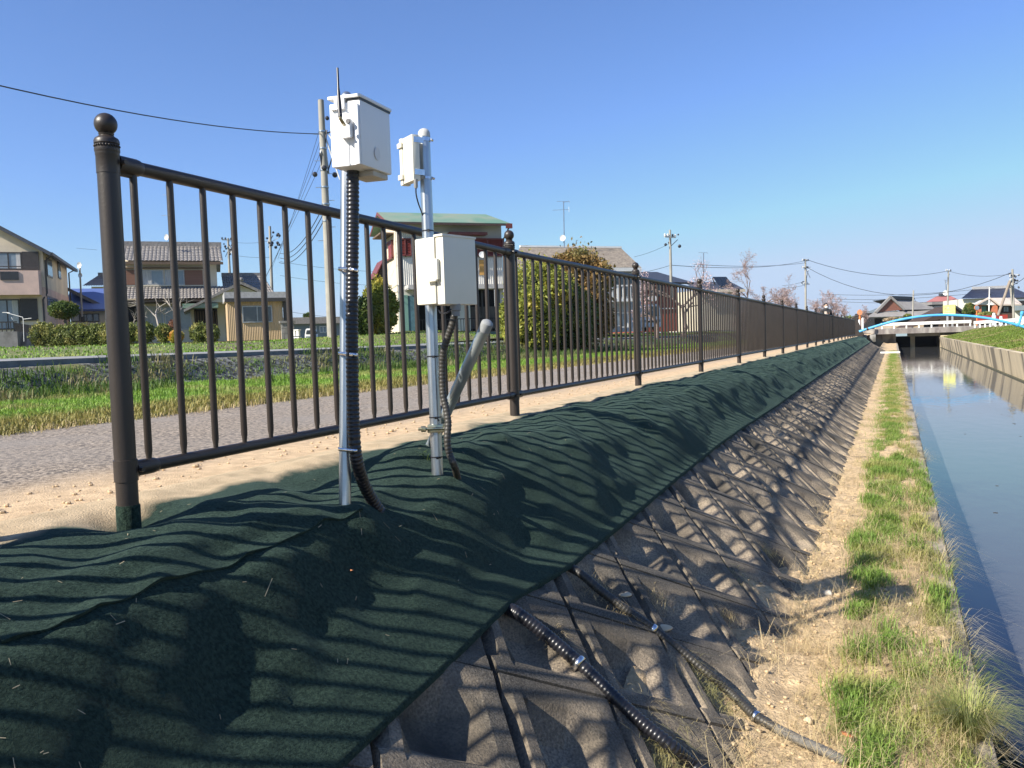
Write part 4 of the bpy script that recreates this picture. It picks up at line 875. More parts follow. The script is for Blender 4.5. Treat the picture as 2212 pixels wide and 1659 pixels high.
# right wing of house two with tiled roof
a,b,c,d=h.rect(K66,95,640,700,860,.3)
a3=h.uz(K66(95,800),-.6)[0]; b3=h.uz(K66(760,890),-.6)[0]; z3=h.uz(K66(640,895),-.6)[1]; z4=h.uz(K66(600,670),2.4)[1]
h.part('wing_roof',tiles([(a3,-.6,z3),(b3,-.6,z3),(b3-.5,2.4,z4),(a3,2.4,z4)],20,7),tile_g); h.part('wing_ridge',MB().box(a3,b3-.5,2.25,2.55,z4-.05,z4+.2),tile_g); h.part('wing_wall',MB().box(a3,b3-.5,0,4,0,z3),stucco2)
m_=MB(); apx=h.uz(K66(320,745),-2.4); ll=h.uz(K66(-160,935),-2.4); rr=h.uz(K66(650,900),-2.4)
h.part('entry_gable',MB().prism([(apx[0]-2.6,apx[1]-1.35),(apx[0]+2.4,apx[1]-1.35),(apx[0],apx[1]-.25)],-2.3,.5),stucco2)
for sg,e_ in ((-1,3.6),(1,3.2)): h.part('entry_roof',MB().prism([(apx[0],apx[1]),(apx[0]+sg*e_,apx[1]-e_*.50),(apx[0]+sg*e_,apx[1]-e_*.50-.16),(apx[0],apx[1]-.2)],-2.7,.6),tile_g)
h.part('entry_finial',MB().sphere((apx[0],-2.6,apx[1]+.1),.16,10,6,(1.3,1,1)),tile_g)
# ---- shed
h=House('shed','small flat roofed beige corrugated steel shed with a sliding window','shed',K66(160,1510),43,44,.72)
b,zt_=h.uz(K66(858,1000)); h.part('cladding',corr(0,b,.05,zt_,-.0,.085,.022),corb); h.part('wall_core',MB().box(.02,b-.02,.005,2.4,0,zt_),corb)
r=h.rect(K66,148,905,905,950,-.35); h.part('roof',MB().box(-.1,b+.25,-.35,2.6,zt_+.02,r[3]+.1),mat('grey_sheet_roof',(.42,.42,.42),rough=.6)); h.part('gutter',MB().box(-.1,b+.28,-.45,-.352,zt_-.03,zt_+.16),alu)
h.part('corner_post',MB().box(b+.03,b+.22,-.1,.1,0,zt_+.05),alu)
o=h.window(K66,338,1060,730,1278,-.03,aluw,glass,2,.06); r=h.rect(K66,595,1200,660,1252,-.07); h.part('red_bucket',MB().lathe(((r[0]+r[1])/2,-.062,r[2]),[(.10,0),(.12,.25),(0,.25)],12),orange,o)
h.part('base_board',MB().box(0,b+.3,-.02,.1,-.1,.05),wood)
# block wall pier
h=House('block_wall','short grey concrete block wall beside the beige shed','wall',K66(855,1530),42.5,44,.72)
r=h.rect(K66,855,1285,1018,1530); m_=MB(); rows=4
for k in range(rows):
    z0_=r[3]*k/rows; n_=2; off=(k%2)*.2
    for q in range(-1,3):
        u0=max(0,r[1]*(q+off*2)/2); u1=min(r[1],r[1]*(q+1+off*2)/2)
        if u1-u0>.05: m_.box(u0+.008,u1-.008,0,.2,z0_+.008,z0_+r[3]/rows-.008)
h.part('blocks',m_,concrete); h.part('mortar',MB().box(.01,r[1]-.01,.01,.19,0,r[3]-.01),mat('mortar',(.15,.145,.135),rough=.95)); h.part('coping',MB().box(-.08,r[1]+.08,-.05,.25,r[3],r[3]+.12),concrete)
c=at_d(*K66(1052,1545),42); m_=MB()
for dx in (-.13,.10):
    for z0_,z1_,w_ in ((0,.28,.07),(.28,.33,.11),(.38,.66,.07),(.66,.71,.11)): m_.box(c.x+dx-w_,c.x+dx+w_,c.y-w_,c.y+w_,.74+z0_,.74+z1_)
tag(obj('plant_stand',m_,paintw),'stacked white plant stand beside the grey block wall','plant stand')
# ---- long low building and car seen past the shed
h=House('building','long low grey building with flat beige roof band seen past the shed','building',K63(215,960),95,40,.8)
r=h.rect(K63,215,965,2600,1065); h.part('roof_band',MB().box(r[0]-14,r[1],-.6,8,r[2],r[3]),mat('beige_band',(.42,.36,.31),rough=.8)); h.part('wall',MB().box(r[0]-14,r[1],0,7,0,r[2]),mat('bluegrey_siding',(.20,.24,.26),rough=.7,col2=(.16,.2,.22),scale=.4,stretch=(5,5,.2)))
for x in (600,760): h.window(K63,x,1120,x+110,1220,-.02,paintw,glassb,2)
def van(name,label,K,px0,px1,D,a,H,L,kind,gz=.8,m_=None):
    h=House(name,label,'car' if kind!='van' else 'van',px0,D,a,gz); W=abs(h.uz(px1)[0]); b_=m_ or paintw
    h.part('body',MB().prism([(0,.28),(0,.95),(.02,1.0),(.10,H-.12),(.2,H),(W-.2,H),(W-.10,H-.12),(W-.02,1.0),(W,.95),(W,.28)],0.02,L),b_,bevel=.04)
    h.part('windscreen',MB().hexa([(.12,-.012,1.02),(W-.12,-.012,1.02),(W-.12,.015,1.02),(.12,.015,1.02)],[(.2,.0,H-.16),(W-.2,.0,H-.16),(W-.2,.015,H-.16),(.2,.015,H-.16)]),glass)
    for u in (.08,W-.38): h.part('headlight',MB().box(u,u+.30,-.02,.02,.62,.80),glassb)
    h.part('grille',MB().box(.42,W-.42,-.015,.02,.60,.74),black); h.part('bumper',MB().box(-.02,W+.02,-.10,.02,.28,.50),b_,bevel=.03); h.part('number_plate',MB().box(W/2-.16,W/2+.16,-.115,-.10,.33,.48),paintw)
    for u in (.06,W-.22):
        for v in (.75,L-.8): h.part('wheel',MB().lathe((u,v,.29),[(.29,0),(.29,.16)],18,(1,0,0)),black)
    for v0,v1 in ((.5,L*.45),(L*.5,L-.3)): h.part('side_window',MB().box(W-.02,W+.0,v0,v1,1.05,H-.25),glass)
    return h
van('van','white boxy van parked in front of the brick red building',K75,K75(572,760),K75(850,760),57,50,1.88,3.4,'van',gz=.86)
van('car','white car parked in front of the long low grey building',K63,K63(525,1330),K63(650,1330),80,60,1.55,3.6,'car')
# ---- house three (green roof)
h=House('house','two storey white corrugated house with faded green roof and red louvred shutters','house',K3(480,1225),40,46,.95); h3=h
b=h.uz(K3(1378,900))[0]; dpt=h.vz(K3(350,800),0)[0]; dpt=min(max(dpt,3.5),7.5)
ev=h.uz(K3(900,262),-.75)[1]; rz=h.uz(K3(900,186),dpt/2)[1]
zc=h.uz(K3(700,400))[1]; zm=h.uz(K3(900,565))[1]; zg=h.uz(K3(1000,800))[1]; print('house3',b,dpt,ev,rz)
h.part('wall',MB().box(0,b,0,dpt,zg,ev-.02),greyst); h.part('side_wall',MB().box(-.02,-.001,.001,dpt,0,ev),stucco)
h.part('side_gable',MB().add([(-.021,-.1,ev-.02),(-.021,dpt,ev-.02),(-.021,dpt/2,rz-.12),(.08,-.1,ev-.02),(.08,dpt,ev-.02),(.08,dpt/2,rz-.12)],[(0,1,2),(5,4,3),(0,2,5,3),(1,4,5,2),(0,3,4,1)]),stucco)
h.part('side_gable',MB().add([(b-.08,-.1,ev-.02),(b-.08,dpt,ev-.02),(b-.08,dpt/2,rz-.12),(b,-.1,ev-.02),(b,dpt,ev-.02),(b,dpt/2,rz-.12)],[(0,1,2),(5,4,3),(0,2,5,3),(1,4,5,2),(0,3,4,1)]),stucco)
r0,r1=h.uz(K3(372,245),-.75)[0],h.uz(K3(1440,270),-.75)[0]; q0=r0+.1; q1=r1-.9
h.roofslab('roof',[(r0,-.75,ev),(r1,-.75,ev),(r1-.5,dpt/2,rz),(r0,dpt/2,rz)],.10,greenr); h.roofslab('roof',[(r0,dpt/2,rz),(r1-.5,dpt/2,rz),(r1,dpt+.7,ev),(r0,dpt+.7,ev)],.10,greenr)
h.part('gutter',MB().box(r0,r1,-.84,-.752,ev-.13,ev-.05),mat('dark_brown_gutter',(.09,.05,.04),rough=.5)); h.part('verge_board',MB().add([(r0-.03,-.75,ev+.01),(r0-.03,dpt/2,rz+.01),(r0-.03,dpt+.7,ev+.01),(r0-.03,dpt+.7,ev-.15),(r0-.03,dpt/2,rz-.15),(r0-.03,-.75,ev-.15)],[(0,1,4,5),(1,2,3,4)]),redt)
h.part('gutter_hopper',MB().box(r1-.25,r1+.05,-.86,-.70,ev-.25,ev-.02),redt); h.part('downpipe',MB().tube([(r1-.1,-.78,ev-.2),(b+.08,-.06,ev-.7),(b+.08,-.06,.1)],.04,8),alu)
h.part('cladding',corr(0,b,zg,zm,-.012,.10,.03),corw); h.part('cladding',corr(0,h.uz(K3(900,400))[0],zm+.02,h.uz(K3(700,345))[1],-.012,.10,.03),corw)
h.box('awning',K3,905,350,1230,372,-.5,-.0,redt,ref=-.3)
for x0,x1 in ((474,572),(1100,1365)):
    a_,b_,c_,d_=h.rect(K3,x0,402,x1,556); m_=MB().box(a_,b_,-.16,-.02,c_,c_+.06).box(a_,b_,-.16,-.02,d_-.06,d_)
    for u in np.linspace(a_,b_,3): m_.box(u-.03,u+.03,-.16,-.02,c_,d_)
    o=h.part('window',m_,redt); m_=MB(); k=0
    while c_+.07+k*.075<d_-.07: z_=c_+.07+k*.075; m_.hexa([(a_+.03,-.14,z_),(b_-.03,-.14,z_),(b_-.03,-.10,z_+.03),(a_+.03,-.10,z_+.03)],[(a_+.03,-.13,z_+.02),(b_-.03,-.13,z_+.02),(b_-.03,-.09,z_+.055),(a_+.03,-.09,z_+.055)]); k+=1
    h.part('louvre',m_,redl,o); h.part('pane',MB().box(a_,b_,-.07,-.03,c_,d_),mat('faded_red_board',(.33,.10,.085),rough=.6),o)
h.box('window_band',K3,1020,400,1365,404,-.10,0,redt)
v0=h.vz(K3(432,560),-.02)[0]; v1=h.vz(K3(372,600),-.02)[0]; za=h.vz(K3(400,590),-.02)[1]; zb_=h.vz(K3(400,430),-.02)[1]; v0,v1=min(v0,v1),max(v0,v1); v0=max(v0,.1); v1=min(v1,dpt-.2)
o=h.part('side_window',MB().box(-.14,-.02,v0,v1,za,za+.07).box(-.14,-.02,v0,v1,zb_-.07,zb_).box(-.14,-.02,v0,v0+.06,za,zb_).box(-.14,-.02,v1-.06,v1,za,zb_),redt); h.part('louvre',MB().box(-.10,-.03,v0+.06,v0+(v1-v0)*.55,za+.07,zb_-.07),redl,o)
h.part('window_hood',MB().box(-.7,-.02,v0-.2,v1+.1,zb_+.25,zb_+.33),wood)
h.box('orange_panel',K3,1172,585,1220,716,-.10,-.04,mat('ochre_panel',(.62,.34,.09),rough=.6)); h.part('satellite_dish',MB().lathe((h.uz(K3(1193,545),-.6)[0],-.6,h.uz(K3(1193,545),-.6)[1]),[(0,0),(.10,.01),(.17,.04),(.17,.055),(.10,.03),(0,.02)],20,(-.1,-1,.35)),paintw)
za=h.uz(K3(900,802),-.6)[1]; h.part('canopy',MB().box(h.uz(K3(545,820),-.6)[0],b,-.9,-.02,za-.22,za),greyst)
h.part('ground_wall',MB().box(0,h.uz(K3(640,1000))[0],.0,.12,0,zg).box(h.uz(K3(940,1000))[0],h.uz(K3(1090,1000))[0],0,.12,0,zg).box(b-.25,b,0,.12,0,zg),corw); h.part('dark_interior',MB().box(.15,b-.1,1.2,1.3,0,zg),darkint); h.part('floor_slab',MB().box(0,b,-.2,dpt,-.3,.06),concrete)
gsh=mat('green_shutter',(.20,.36,.30),rough=.5,col2=(.16,.30,.25),scale=1,stretch=(.2,.2,30))
h.box('shutter',K3,490,890,556,1200,-.08,-.01,gsh); h.box('shutter',K3,612,890,636,1190,-.08,-.01,gsh); h.box('door',K3,557,895,611,1200,-.05,-.01,mat('teal_door',(.10,.20,.24),rough=.4))
for x in (1185,1330): 
    u=h.uz(K3(x,950))[0]; h.part('carport_post',MB().box(u-.04,u+.04,-.2,-.12,0,zg),alu)
r=h.rect(K3,1095,990,1330,1180,.9); h.part('stored_boards',MB().box(r[0],r[1],.9,1.0,r[2],r[3]),mat('grey_boards',(.18,.16,.14),rough=.9,col2=(.10,.09,.085),scale=1.5))
g_=House('railing','black metal railing in front of the green roofed house','railing',K3(628,1215),37.5,46,.93)
b_=g_.uz(K3(1335,1150))[0]; zt_=g_.uz(K3(900,1095))[1]; m_=MB().box(0,b_,-.02,.02,zt_-.04,zt_).box(0,b_,-.02,.02,.08,.12); k=0
while k*.14<b_: m_.box(k*.14,k*.14+.022,-.012,.012,.0,zt_-.04); k+=1
g_.part('bars',m_,black); g_.part('base',MB().box(0,b_,-.1,.1,-.2,.04),mat('teal_base',(.12,.2,.2),rough=.7))
a_=House('annex','small lean to with red trimmed slanted roof left of the green roofed house','annex',K3(345,745),44,46,.95)
m_=a_.uz(K3(258,742)); t_=a_.uz(K3(340,580)); a_.part('roof',MB().prism([(m_[0],m_[1]),(t_[0],t_[1]),(t_[0]+.06,t_[1]),(m_[0]+.08,m_[1])],-.1,2),redt); a_.part('wall',MB().prism([(m_[0]+.14,0),(m_[0]+.14,m_[1]),(t_[0]+.05,t_[1]-.1),(t_[0]+1,t_[1]-.1),(t_[0]+1,0)],0,2.8),wood)
# ---- house four (brown hipped roof, balcony, grey siding)
h=House('house','grey sided house with brown shingle hip roof and white balcony behind the round trees','house',K4(640,1150),52,44,.85)
b=h.uz(K4(1092,900))[0]; ev=h.uz(K4(1000,607),-.6)[1]; el=h.uz(K4(-100,607),-.6)[0]; er=h.uz(K4(1094,607),-.6)[0]; rz=h.uz(K4(500,430),4)[1]; rl=h.uz(K4(0,430),4)[0]; rr=h.uz(K4(912,430),4)[0]
shingle=mat('brown_shingle',(.24,.20,.155),rough=.85,col2=(.15,.125,.10),scale=2.4,col3=(.30,.26,.20),scale3=6,stretch=(1,1,2.5))
side=mat('grey_siding',(.36,.39,.42),rough=.7,col2=(.30,.33,.36),scale=.5,stretch=(.3,.3,14))
h.roofslab('roof',[(el,-.6,ev),(er,-.6,ev),(rr,4,rz),(rl,4,rz)],.15,shingle); h.part('roof',MB().add([(er,-.6,ev),(er,8.6,ev),(rr,4,rz),(er,-.6,ev-.2),(er,8.6,ev-.2),(rr,4,rz-.2)],[(0,1,2),(5,4,3),(0,3,4,1)]),shingle); h.part('ridge_cap',MB().bar((rl,4,rz+.05),(rr,4,rz+.05),.2,.12),paintw)
h.part('eave_board',MB().box(el,er,-.64,-.602,ev-.25,ev-.02),paintw); h.part('wall',MB().box(el+.6,b,0,8,0,ev-.02),side)
r=h.rect(K4,822,765,1062,888,-1.3); h.part('balcony_floor',MB().box(r[0],r[1]+.2,-1.3,0,r[2]-.18,r[2]),paintw); m_=MB().box(r[0],r[1]+.2,-1.3,-1.22,r[3]-.09,r[3])
k=0
while r[0]+k*.42<r[1]+.2: m_.box(r[0]+k*.42,r[0]+k*.42+.16,-1.28,-1.24,r[2],r[3]-.09); k+=1
h.part('balcony_rail',m_,paintw); h.window(K4,830,690,1030,880,-.02,aluw,glass,3,.06)
h.window(K4,815,1010,905,1140,-.02,paintw,glassb,2); h.window(K4,905,1015,975,1150,-.02,paintw,glassb,1)
r=h.rect(K4,632,980,762,1098,-1.2); h.part('red_shed',corr(r[0],r[1],0,r[3],-1.2,.12,.03),redp); h.part('red_shed_trim',MB().box(r[0]-.05,r[1]+.05,-1.3,-.02,r[3],r[3]+.08),paintw)
# ---- brick red building with dishes
h=House('house','brick red walled house with dark roof and two round white signs behind the van','house',K4(1085,1000),66,44,.85)
b=h.uz(K4(1420,900))[0]; ev=h.uz(K4(1250,735),-.5)[1]; rz=h.uz(K4(1200,648),3.5)[1]; brick=mat('brick_red_wall',(.34,.09,.05),rough=.8,col2=(.26,.07,.045),scale=1.3)
h.part('wall',MB().box(0,b,0,7,0,ev),brick); rr=h.uz(K4(1235,648),3.5)[0]; h.roofslab('roof',[(-1,-.6,ev),(b+1.2,-.6,ev-.1),(rr,3.5,rz),(0,3.5,rz)],.15,tile_d); h.part('roof',MB().add([(b+1.2,-.6,ev-.1),(b+1.2,7.6,ev-.1),(rr,3.5,rz)],[(0,1,2)]),tile_d)
for x0,x1 in ((1165,1205),(1235,1285)): h.window(K4,x0,740,x1,870,-.02,alu,glass,1)
for x,y in ((1180,890),(1213,888)): u,z=h.uz(K4(x,y),-.3); h.part('round_sign',MB().lathe((u,-.3,z),[(0,0),(.23,0),(.23,.05),(0,.05)],20,(0,1,0)),paintw)
h.box('white_band',K4,1095,975,1400,984,-.1,0,paintw)
# ---- house with tilted solar panels
h=House('house','dark roofed house carrying a tilted solar water panel above the fence','house',K4(1640,800),76,46,.85)
b=h.uz(K5(268,700))[0]; ev=h.uz(K4(1800,803),-.5)[1]; rz=h.uz(K4(1720,738),3)[1]; h.part('wall',MB().box(0,b-.4,0,6,0,ev),stucco2); rr=h.uz(K5(140,570),3)[0]; rz2=h.uz(K5(140,575),3)[1]
h.roofslab('roof',[(-1,-.6,ev),(b+.2,-.6,ev-.05),(rr,3,rz2),(.2,3,rz)],.15,tile_d); h.part('roof',MB().add([(b+.2,-.6,ev-.05),(b+.2,6.6,ev),(rr,3,rz2)],[(0,1,2)]),tile_d); h.part('fascia',MB().box(-1,b+.2,-.68,-.602,ev-.3,ev-.04),stucco)
p0=h.uz(K4(1740,692),1.5);p1_=h.uz(K4(1860,692),1.5);p2_=h.uz(K4(1930,778),.5);p3_=h.uz(K4(1805,778),.5)
o=h.roofslab('solar_panel',[(p3_[0],.5,p3_[1]),(p2_[0],.5,p2_[1]),(p1_[0],1.5,p1_[1]),(p0[0],1.5,p0[1])],.08,mat('solar_glass',(.02,.03,.05),rough=.15)); h.part('panel_stand',MB().bar((p0[0],1.6,p0[1]-.1),(p0[0]+.3,1.6,ev+.5),.08).bar((p1_[0],1.6,p1_[1]-.1),(p1_[0],1.6,ev+.5),.08),alu)
h=House('building','long grey tiled building seen through the fence beyond the van','building',K75(1450,600),84,30,.85)
b=h.uz(K75(2600,600))[0]; z_=h.uz(K75(1700,440))[1]; zt_=h.uz(K75(1700,300),2)[1]; h.part('wall',MB().box(0,b,0,5,0,z_),greyst); h.part('roof',tiles([(-.5,-.5,z_),(b,-.5,z_),(b,3,zt_),(-.5,3,zt_)],60,6),tile_g)
# ---- right bank houses
h=House('house','grey hip and gable roofed house with brown triangular gable beyond the bridge','house',K6(440,770),135,62,.3); 
gl=h.uz(K6(420,775));gr=h.uz(K6(765,742));ga=h.uz(K6(600,612)); rt=h.uz(K6(985,610)); er=h.uz(K6(1172,735)); bt=.3
brn=mat('brown_gable',(.24,.10,.07),rough=.8); grt=mat('plain_grey_roof',(.27,.26,.25),rough=.8,col2=(.21,.2,.195),scale=1.2)
h.part('gable',MB().prism([gl,gr,ga],0,.3),brn); h.part('gable_trim',MB().bar((gl[0],-.15,gl[1]),(ga[0],-.15,ga[1]+.3),.5,.35).bar((ga[0],-.15,ga[1]+.3),(gr[0],-.15,gr[1]),.5,.35),grt)
h.part('roof',MB().add([(gr[0],0,gr[1]),(er[0],0,er[1]),(rt[0],3,rt[1]),(ga[0],0,ga[1]),(gl[0],6,gl[1]),(ga[0],6,ga[1]),(rt[0],6,gl[1])],[(0,1,2,3),(3,2,5),(1,6,2),(2,6,5)]),grt)
h.part('ridge',MB().bar((ga[0],0,ga[1]+.25),(rt[0],3,rt[1]+.25),.5,.5),tile_d)
s0=h.uz(K6(318,830),-1.2);s1=h.uz(K6(1215,812),-1.2); h.roofslab('lower_roof',[(s0[0],-1.2,s0[1]),(s1[0],-1.2,s1[1]),(er[0]+.5,.2,gr[1]-.3),(gl[0],.2,gl[1]+.1)],.2,grt)
h.part('wall',MB().box(gl[0],er[0],.2,7,0,gl[1]),darkint); h.part('wall_band',MB().box(gl[0],er[0],-.3,.19,0,s0[1]*.35),mat('ochre_wall',(.42,.30,.18),rough=.9,col2=(.6,.5,.4),scale=.8))
for x in (500,640): h.window(K6,x,845,x+90,885,-.35,alu,curtain,2)
h=House('house','red hip roofed house in the distance between two utility poles','house',K6(1030,700),165,62,.3)
l_1=h.uz(K6(1028,652));r_1=h.uz(K6(1462,640));a1=h.uz(K6(1165,578),4);a2=h.uz(K6(1330,575),4); rr_=mat('faded_red_roof',(.42,.16,.14),rough=.7,col2=(.36,.13,.12),scale=.4)
h.roofslab('roof',[(l_1[0],0,l_1[1]),(r_1[0],0,r_1[1]),(a2[0],4,a2[1]),(a1[0],4,a1[1])],.2,rr_); h.part('wall',MB().box(l_1[0]+1,r_1[0]-1,.7,8,0,l_1[1]),greyst); h.window(K6,1180,665,1240,690,.65,alu,glass,2); h.part('roof_tank',MB().box((a1[0]+a2[0])/2-1,(a1[0]+a2[0])/2+.6,3.4,4.2,a1[1],a1[1]+.5),tile_d)
h=House('house','large house with dark blue tiled roof and white wall on the right bank','house',K6(1465,745),120,75,.3)
l_1=h.uz(K6(1432,615));r_1=h.uz(K6(2330,600));a1=h.uz(K6(1590,497),4);a2=h.uz(K6(2080,478),4)
h.part('roof',tiles([(l_1[0],-.6,l_1[1]),(r_1[0],-.6,r_1[1]),(a2[0],4,a2[1]),(a1[0],4,a1[1])],50,7,.06,.03,4),mat('blue_black_tile',(.04,.05,.085),rough=.45,col2=(.03,.035,.06),scale=1))
h.part('ridge',MB().bar((a1[0],4,a1[1]+.15),(a2[0],4,a2[1]+.15),.4,.45),mat('pale_ridge',(.4,.4,.4),rough=.7)); u=h.uz(K6(1465,700))[0]; h.part('wall',MB().box(u,r_1[0]-1,0,8,0,l_1[1]),mat('white_stucco',(.72,.68,.58),rough=.9,col2=(.66,.62,.53),scale=.4))
h.box('side_wing',K6,2110,610,2500,745,-.8,0,mat('bluegrey_siding',(.20,.24,.26))); h.box('wing_window',K6,2130,632,2300,685,-.85,-.79,darkint)
h=House('house','small house with beige roof, white porch gable and red brick pillars','house',K6(1660,820),100,75,.3)
l_1=h.uz(K6(1640,682),-.5);r_1=h.uz(K6(2190,676),-.5);a1=h.uz(K6(1800,600),2.5);a2=h.uz(K6(2100,597),2.5); bgr=mat('beige_roof',(.55,.47,.40),rough=.8,col2=(.48,.41,.35),scale=.7)
h.roofslab('roof',[(l_1[0],-.5,l_1[1]),(r_1[0],-.5,r_1[1]),(a2[0],2.5,a2[1]),(a1[0],2.5,a1[1])],.15,bgr)
ga=h.uz(K6(1790,600),-1.5);g0=h.uz(K6(1640,680),-1.5);g1=h.uz(K6(1900,685),-1.5); h.part('porch_gable',MB().prism([(g0[0]+.4,g0[1]),(g1[0]-.4,g1[1]),(ga[0],ga[1]-.2)],-1.4,1.5),paintw); h.part('porch_trim',MB().bar((g0[0]-.1,-1.5,g0[1]-.05),(ga[0],-1.5,ga[1]),.5,.16).bar((ga[0],-1.5,ga[1]),(g1[0]+.1,-1.5,g1[1]-.05),.5,.16),bgr)
h.part('wall',MB().box(l_1[0]+.5,r_1[0]-.5,.4,5,0,l_1[1]),mat('dark_timber',(.07,.045,.035),rough=.8)); brickp=mat('orange_brick',(.50,.17,.08),rough=.85,col2=(.4,.13,.07),scale=3)
for x0,x1 in ((1655,1700),(1835,1895)): h.box('brick_pillar',K6,x0,685,x1,800,-1.3,-.6,brickp)
h.box('green_door',K6,1705,700,1760,775,-.5,.38,mat('green_glass',(.06,.28,.24),rough=.3)); h.window(K6,1960,700,2030,770,.36,alu,glassb,2)
h=House('house','plain dark gabled outbuilding behind the yellow signboard','outbuilding',K6(1385,870),108,62,.3)
a_=h.uz(K6(1395,700)); h.part('wall',MB().box(-2,h.uz(K6(1490,800))[0],0,4,0,h.uz(K6(1480,775))[1]),mat('dark_timber',(.07,.045,.035))); h.part('gable',MB().prism([(-6,a_[1]-2.6),(h.uz(K6(1490,800))[0],h.uz(K6(1480,775))[1]),(a_[0]-.5,a_[1])],0.01,4),mat('dark_timber',(.07,.045,.035))); h.part('roof',MB().prism([(a_[0]-.5,a_[1]+.2),(h.uz(K6(1500,775))[0],h.uz(K6(1500,775))[1]),(h.uz(K6(1500,775))[0],h.uz(K6(1500,775))[1]-.3),(a_[0]-.5,a_[1]-.1)],-.5,4.3),tile_d)
h=House('building','low grey building between the brown gabled house and the yellow sign','building',K6(1110,800),140,62,.3)
r=h.rect(K6,1108,680,1245,780); h.part('wall',MB().box(r[0],r[1],0,6,0,r[3]),mat('weathered_grey',(.20,.20,.19),rough=.9,col2=(.14,.14,.135),scale=.5)); h.part('roof',MB().box(r[0]-.3,r[1]+.3,-.5,6,r[3],r[3]+.5),grt)
# ---- bridge
bm_=mat('bridge_concrete',(.24,.215,.20),rough=.9,col2=(.14,.12,.115),scale=1.6,stretch=(1,1,.35),col3=(.33,.31,.28),scale3=1.1)
YB=95.0
def bz(px): q=at_y(px[0],px[1],YB); return q.x,q.z
tp=bz(K6(900,962))[1]; bt_=bz(K6(900,1025))[1]; xl=bz(K6(490,900))[0]; xr=bz(K6(1400,900))[0]; print('bridge',xl,xr,tp,bt_)
br=thing('bridge','low concrete road bridge with stained edge beam crossing the canal','bridge',(2,YB,-.5))
obj('edge_beam',MB().box(xl-1,xr+5,YB,YB+.5,bt_,tp),bm_,br); obj('deck',MB().box(xl-8,xr+10,YB+.5,YB+9,bt_+.15,tp-.03),bm_,br)
zs=bz(K6(1000,1062))[1]; obj('deck_shade_sheet',MB().box(-.6,4.6,YB+8.2,YB+8.6,-2.3,zs),darkint,br); obj('girder',MB().box(bz(K6(820,1000))[0],xr+1,YB+1.2,YB+8,zs,bt_+.14),mat('girder_concrete',(.36,.31,.23),rough=.9,col2=(.25,.22,.17),scale=1),br)  # near-black sheet across the canal is painted shade under the deck
obj('abutment',MB().box(4.35,9,YB-.3,YB+9,-2.3,zs+.05),wall_m,br); obj('abutment',MB().box(xl-6,.2,YB+2,YB+9,-2.3,bt_+.14),bm_,br)
px_=bz(K6(880,1090))[0]; obj('pier',MB().box(px_-.22,px_+.22,YB+3,YB+3.6,-2.3,zs),wall_m,br)
struct(obj('road',MB().box(-40,40,YB+1,YB+8,tp-.02,tp+.04),lane_m))
struct(obj('embankment',MB().box(-60,-.6,YB+9.1,YB+40,-2.3,.2).box(4.5,60,YB+9.1,YB+30,-2.3,.2),mat('bank_soil_dark',(.05,.055,.03),rough=.95)))
def guard(name,label,x0,x1,Y,z0,z1,post=2.,slope=0,n=None,tall=1.0):
    g=thing(name,label,'guardrail',((x0+x1)/2,Y,z0)); L=x1-x0; n_=n or int(L/post)+1
    obj('beam',MB().hexa([(x0,Y-.06,z1-.30),(x1,Y-.06,z1-.30+slope),(x1,Y,z1-.30+slope),(x0,Y,z1-.30)],[(x0,Y-.06,z1),(x1,Y-.06,z1+slope),(x1,Y,z1+slope),(x0,Y,z1)]),paintw,g)
    for k in range(n_):
        x=x0+.1+(L-.2)*k/(n_-1); dz=slope*(x-x0)/L; obj('rail_post',MB().box(x-.07,x+.07,Y,Y+.14,z0+dz*.6,z1-.05+dz),paintw,g)
zt_=bz(K6(1000,885))[1]; guard('guardrail','white guardrail standing on the concrete edge of the bridge',xl,bz(K6(1580,880))[0],YB+.15,tp,zt_,1.15)
z0_=bz(K6(1600,925))[1]; z1_=bz(K6(1600,893))[1]; z2_=bz(K6(2300,840))[1]; x0_=bz(K6(1585,900))[0]; x1_=bz(K6(2420,880))[0]; guard('guardrail','white guardrail climbing the right bank beyond the blue pipe',x0_,x1_,YB-2,z0_-.3,z1_+.1,.9,slope=z2_-z1_,n=14)
# white plank laid over the berm
a=at_z(*K6(490,1263),-1.0); b=at_z(*K6(722,1268),-1.0); a.y=b.y; tag(obj('white_board',MB().box(a.x,b.x,a.y,a.y+.25,-.97,-.88),paintw),'long white board lying across the berm and over the water near the bridge','board')
# concrete blocks at the fence's end
for X_,Y_,w_,hh,lb in ((275,1110,70,70,'ribbed concrete block at the far end of the green mat'),(395,1090,60,60,'dark concrete block beyond the ribbed one')):
    c=at_d(*K6(X_,Y_),58.5 if X_<300 else 66); s_=w_*.1797/FPX*58; m_=MB().box(c.x-s_*.6,c.x+s_*.6,c.y-.4,c.y+.4,c.z-.25,c.z+s_*.95)
    if X_<300:
        for k in range(6): m_.box(c.x-s_*.6+k*s_*.2+.03,c.x-s_*.6+k*s_*.2+.1,c.y-.45,c.y-.4,c.z-.2,c.z+s_*.9)
    tag(obj('concrete_block',m_,concrete,bevel=.02),lb,'block')
c=at_d(*K5(1875,1180),57.5); m_=MB().hexa([(c.x-.5,c.y,0),(c.x+.6,c.y,0),(c.x+.6,c.y+.08,0),(c.x-.5,c.y+.08,0)],[(c.x-.12,c.y,1.42),(c.x+.02,c.y,1.42),(c.x+.02,c.y+.08,1.42),(c.x-.12,c.y+.08,1.42)])
tag(obj('fence_end_panel',m_,brown),'dark triangular end panel where the railing stops at the blue pipe','fence panel')
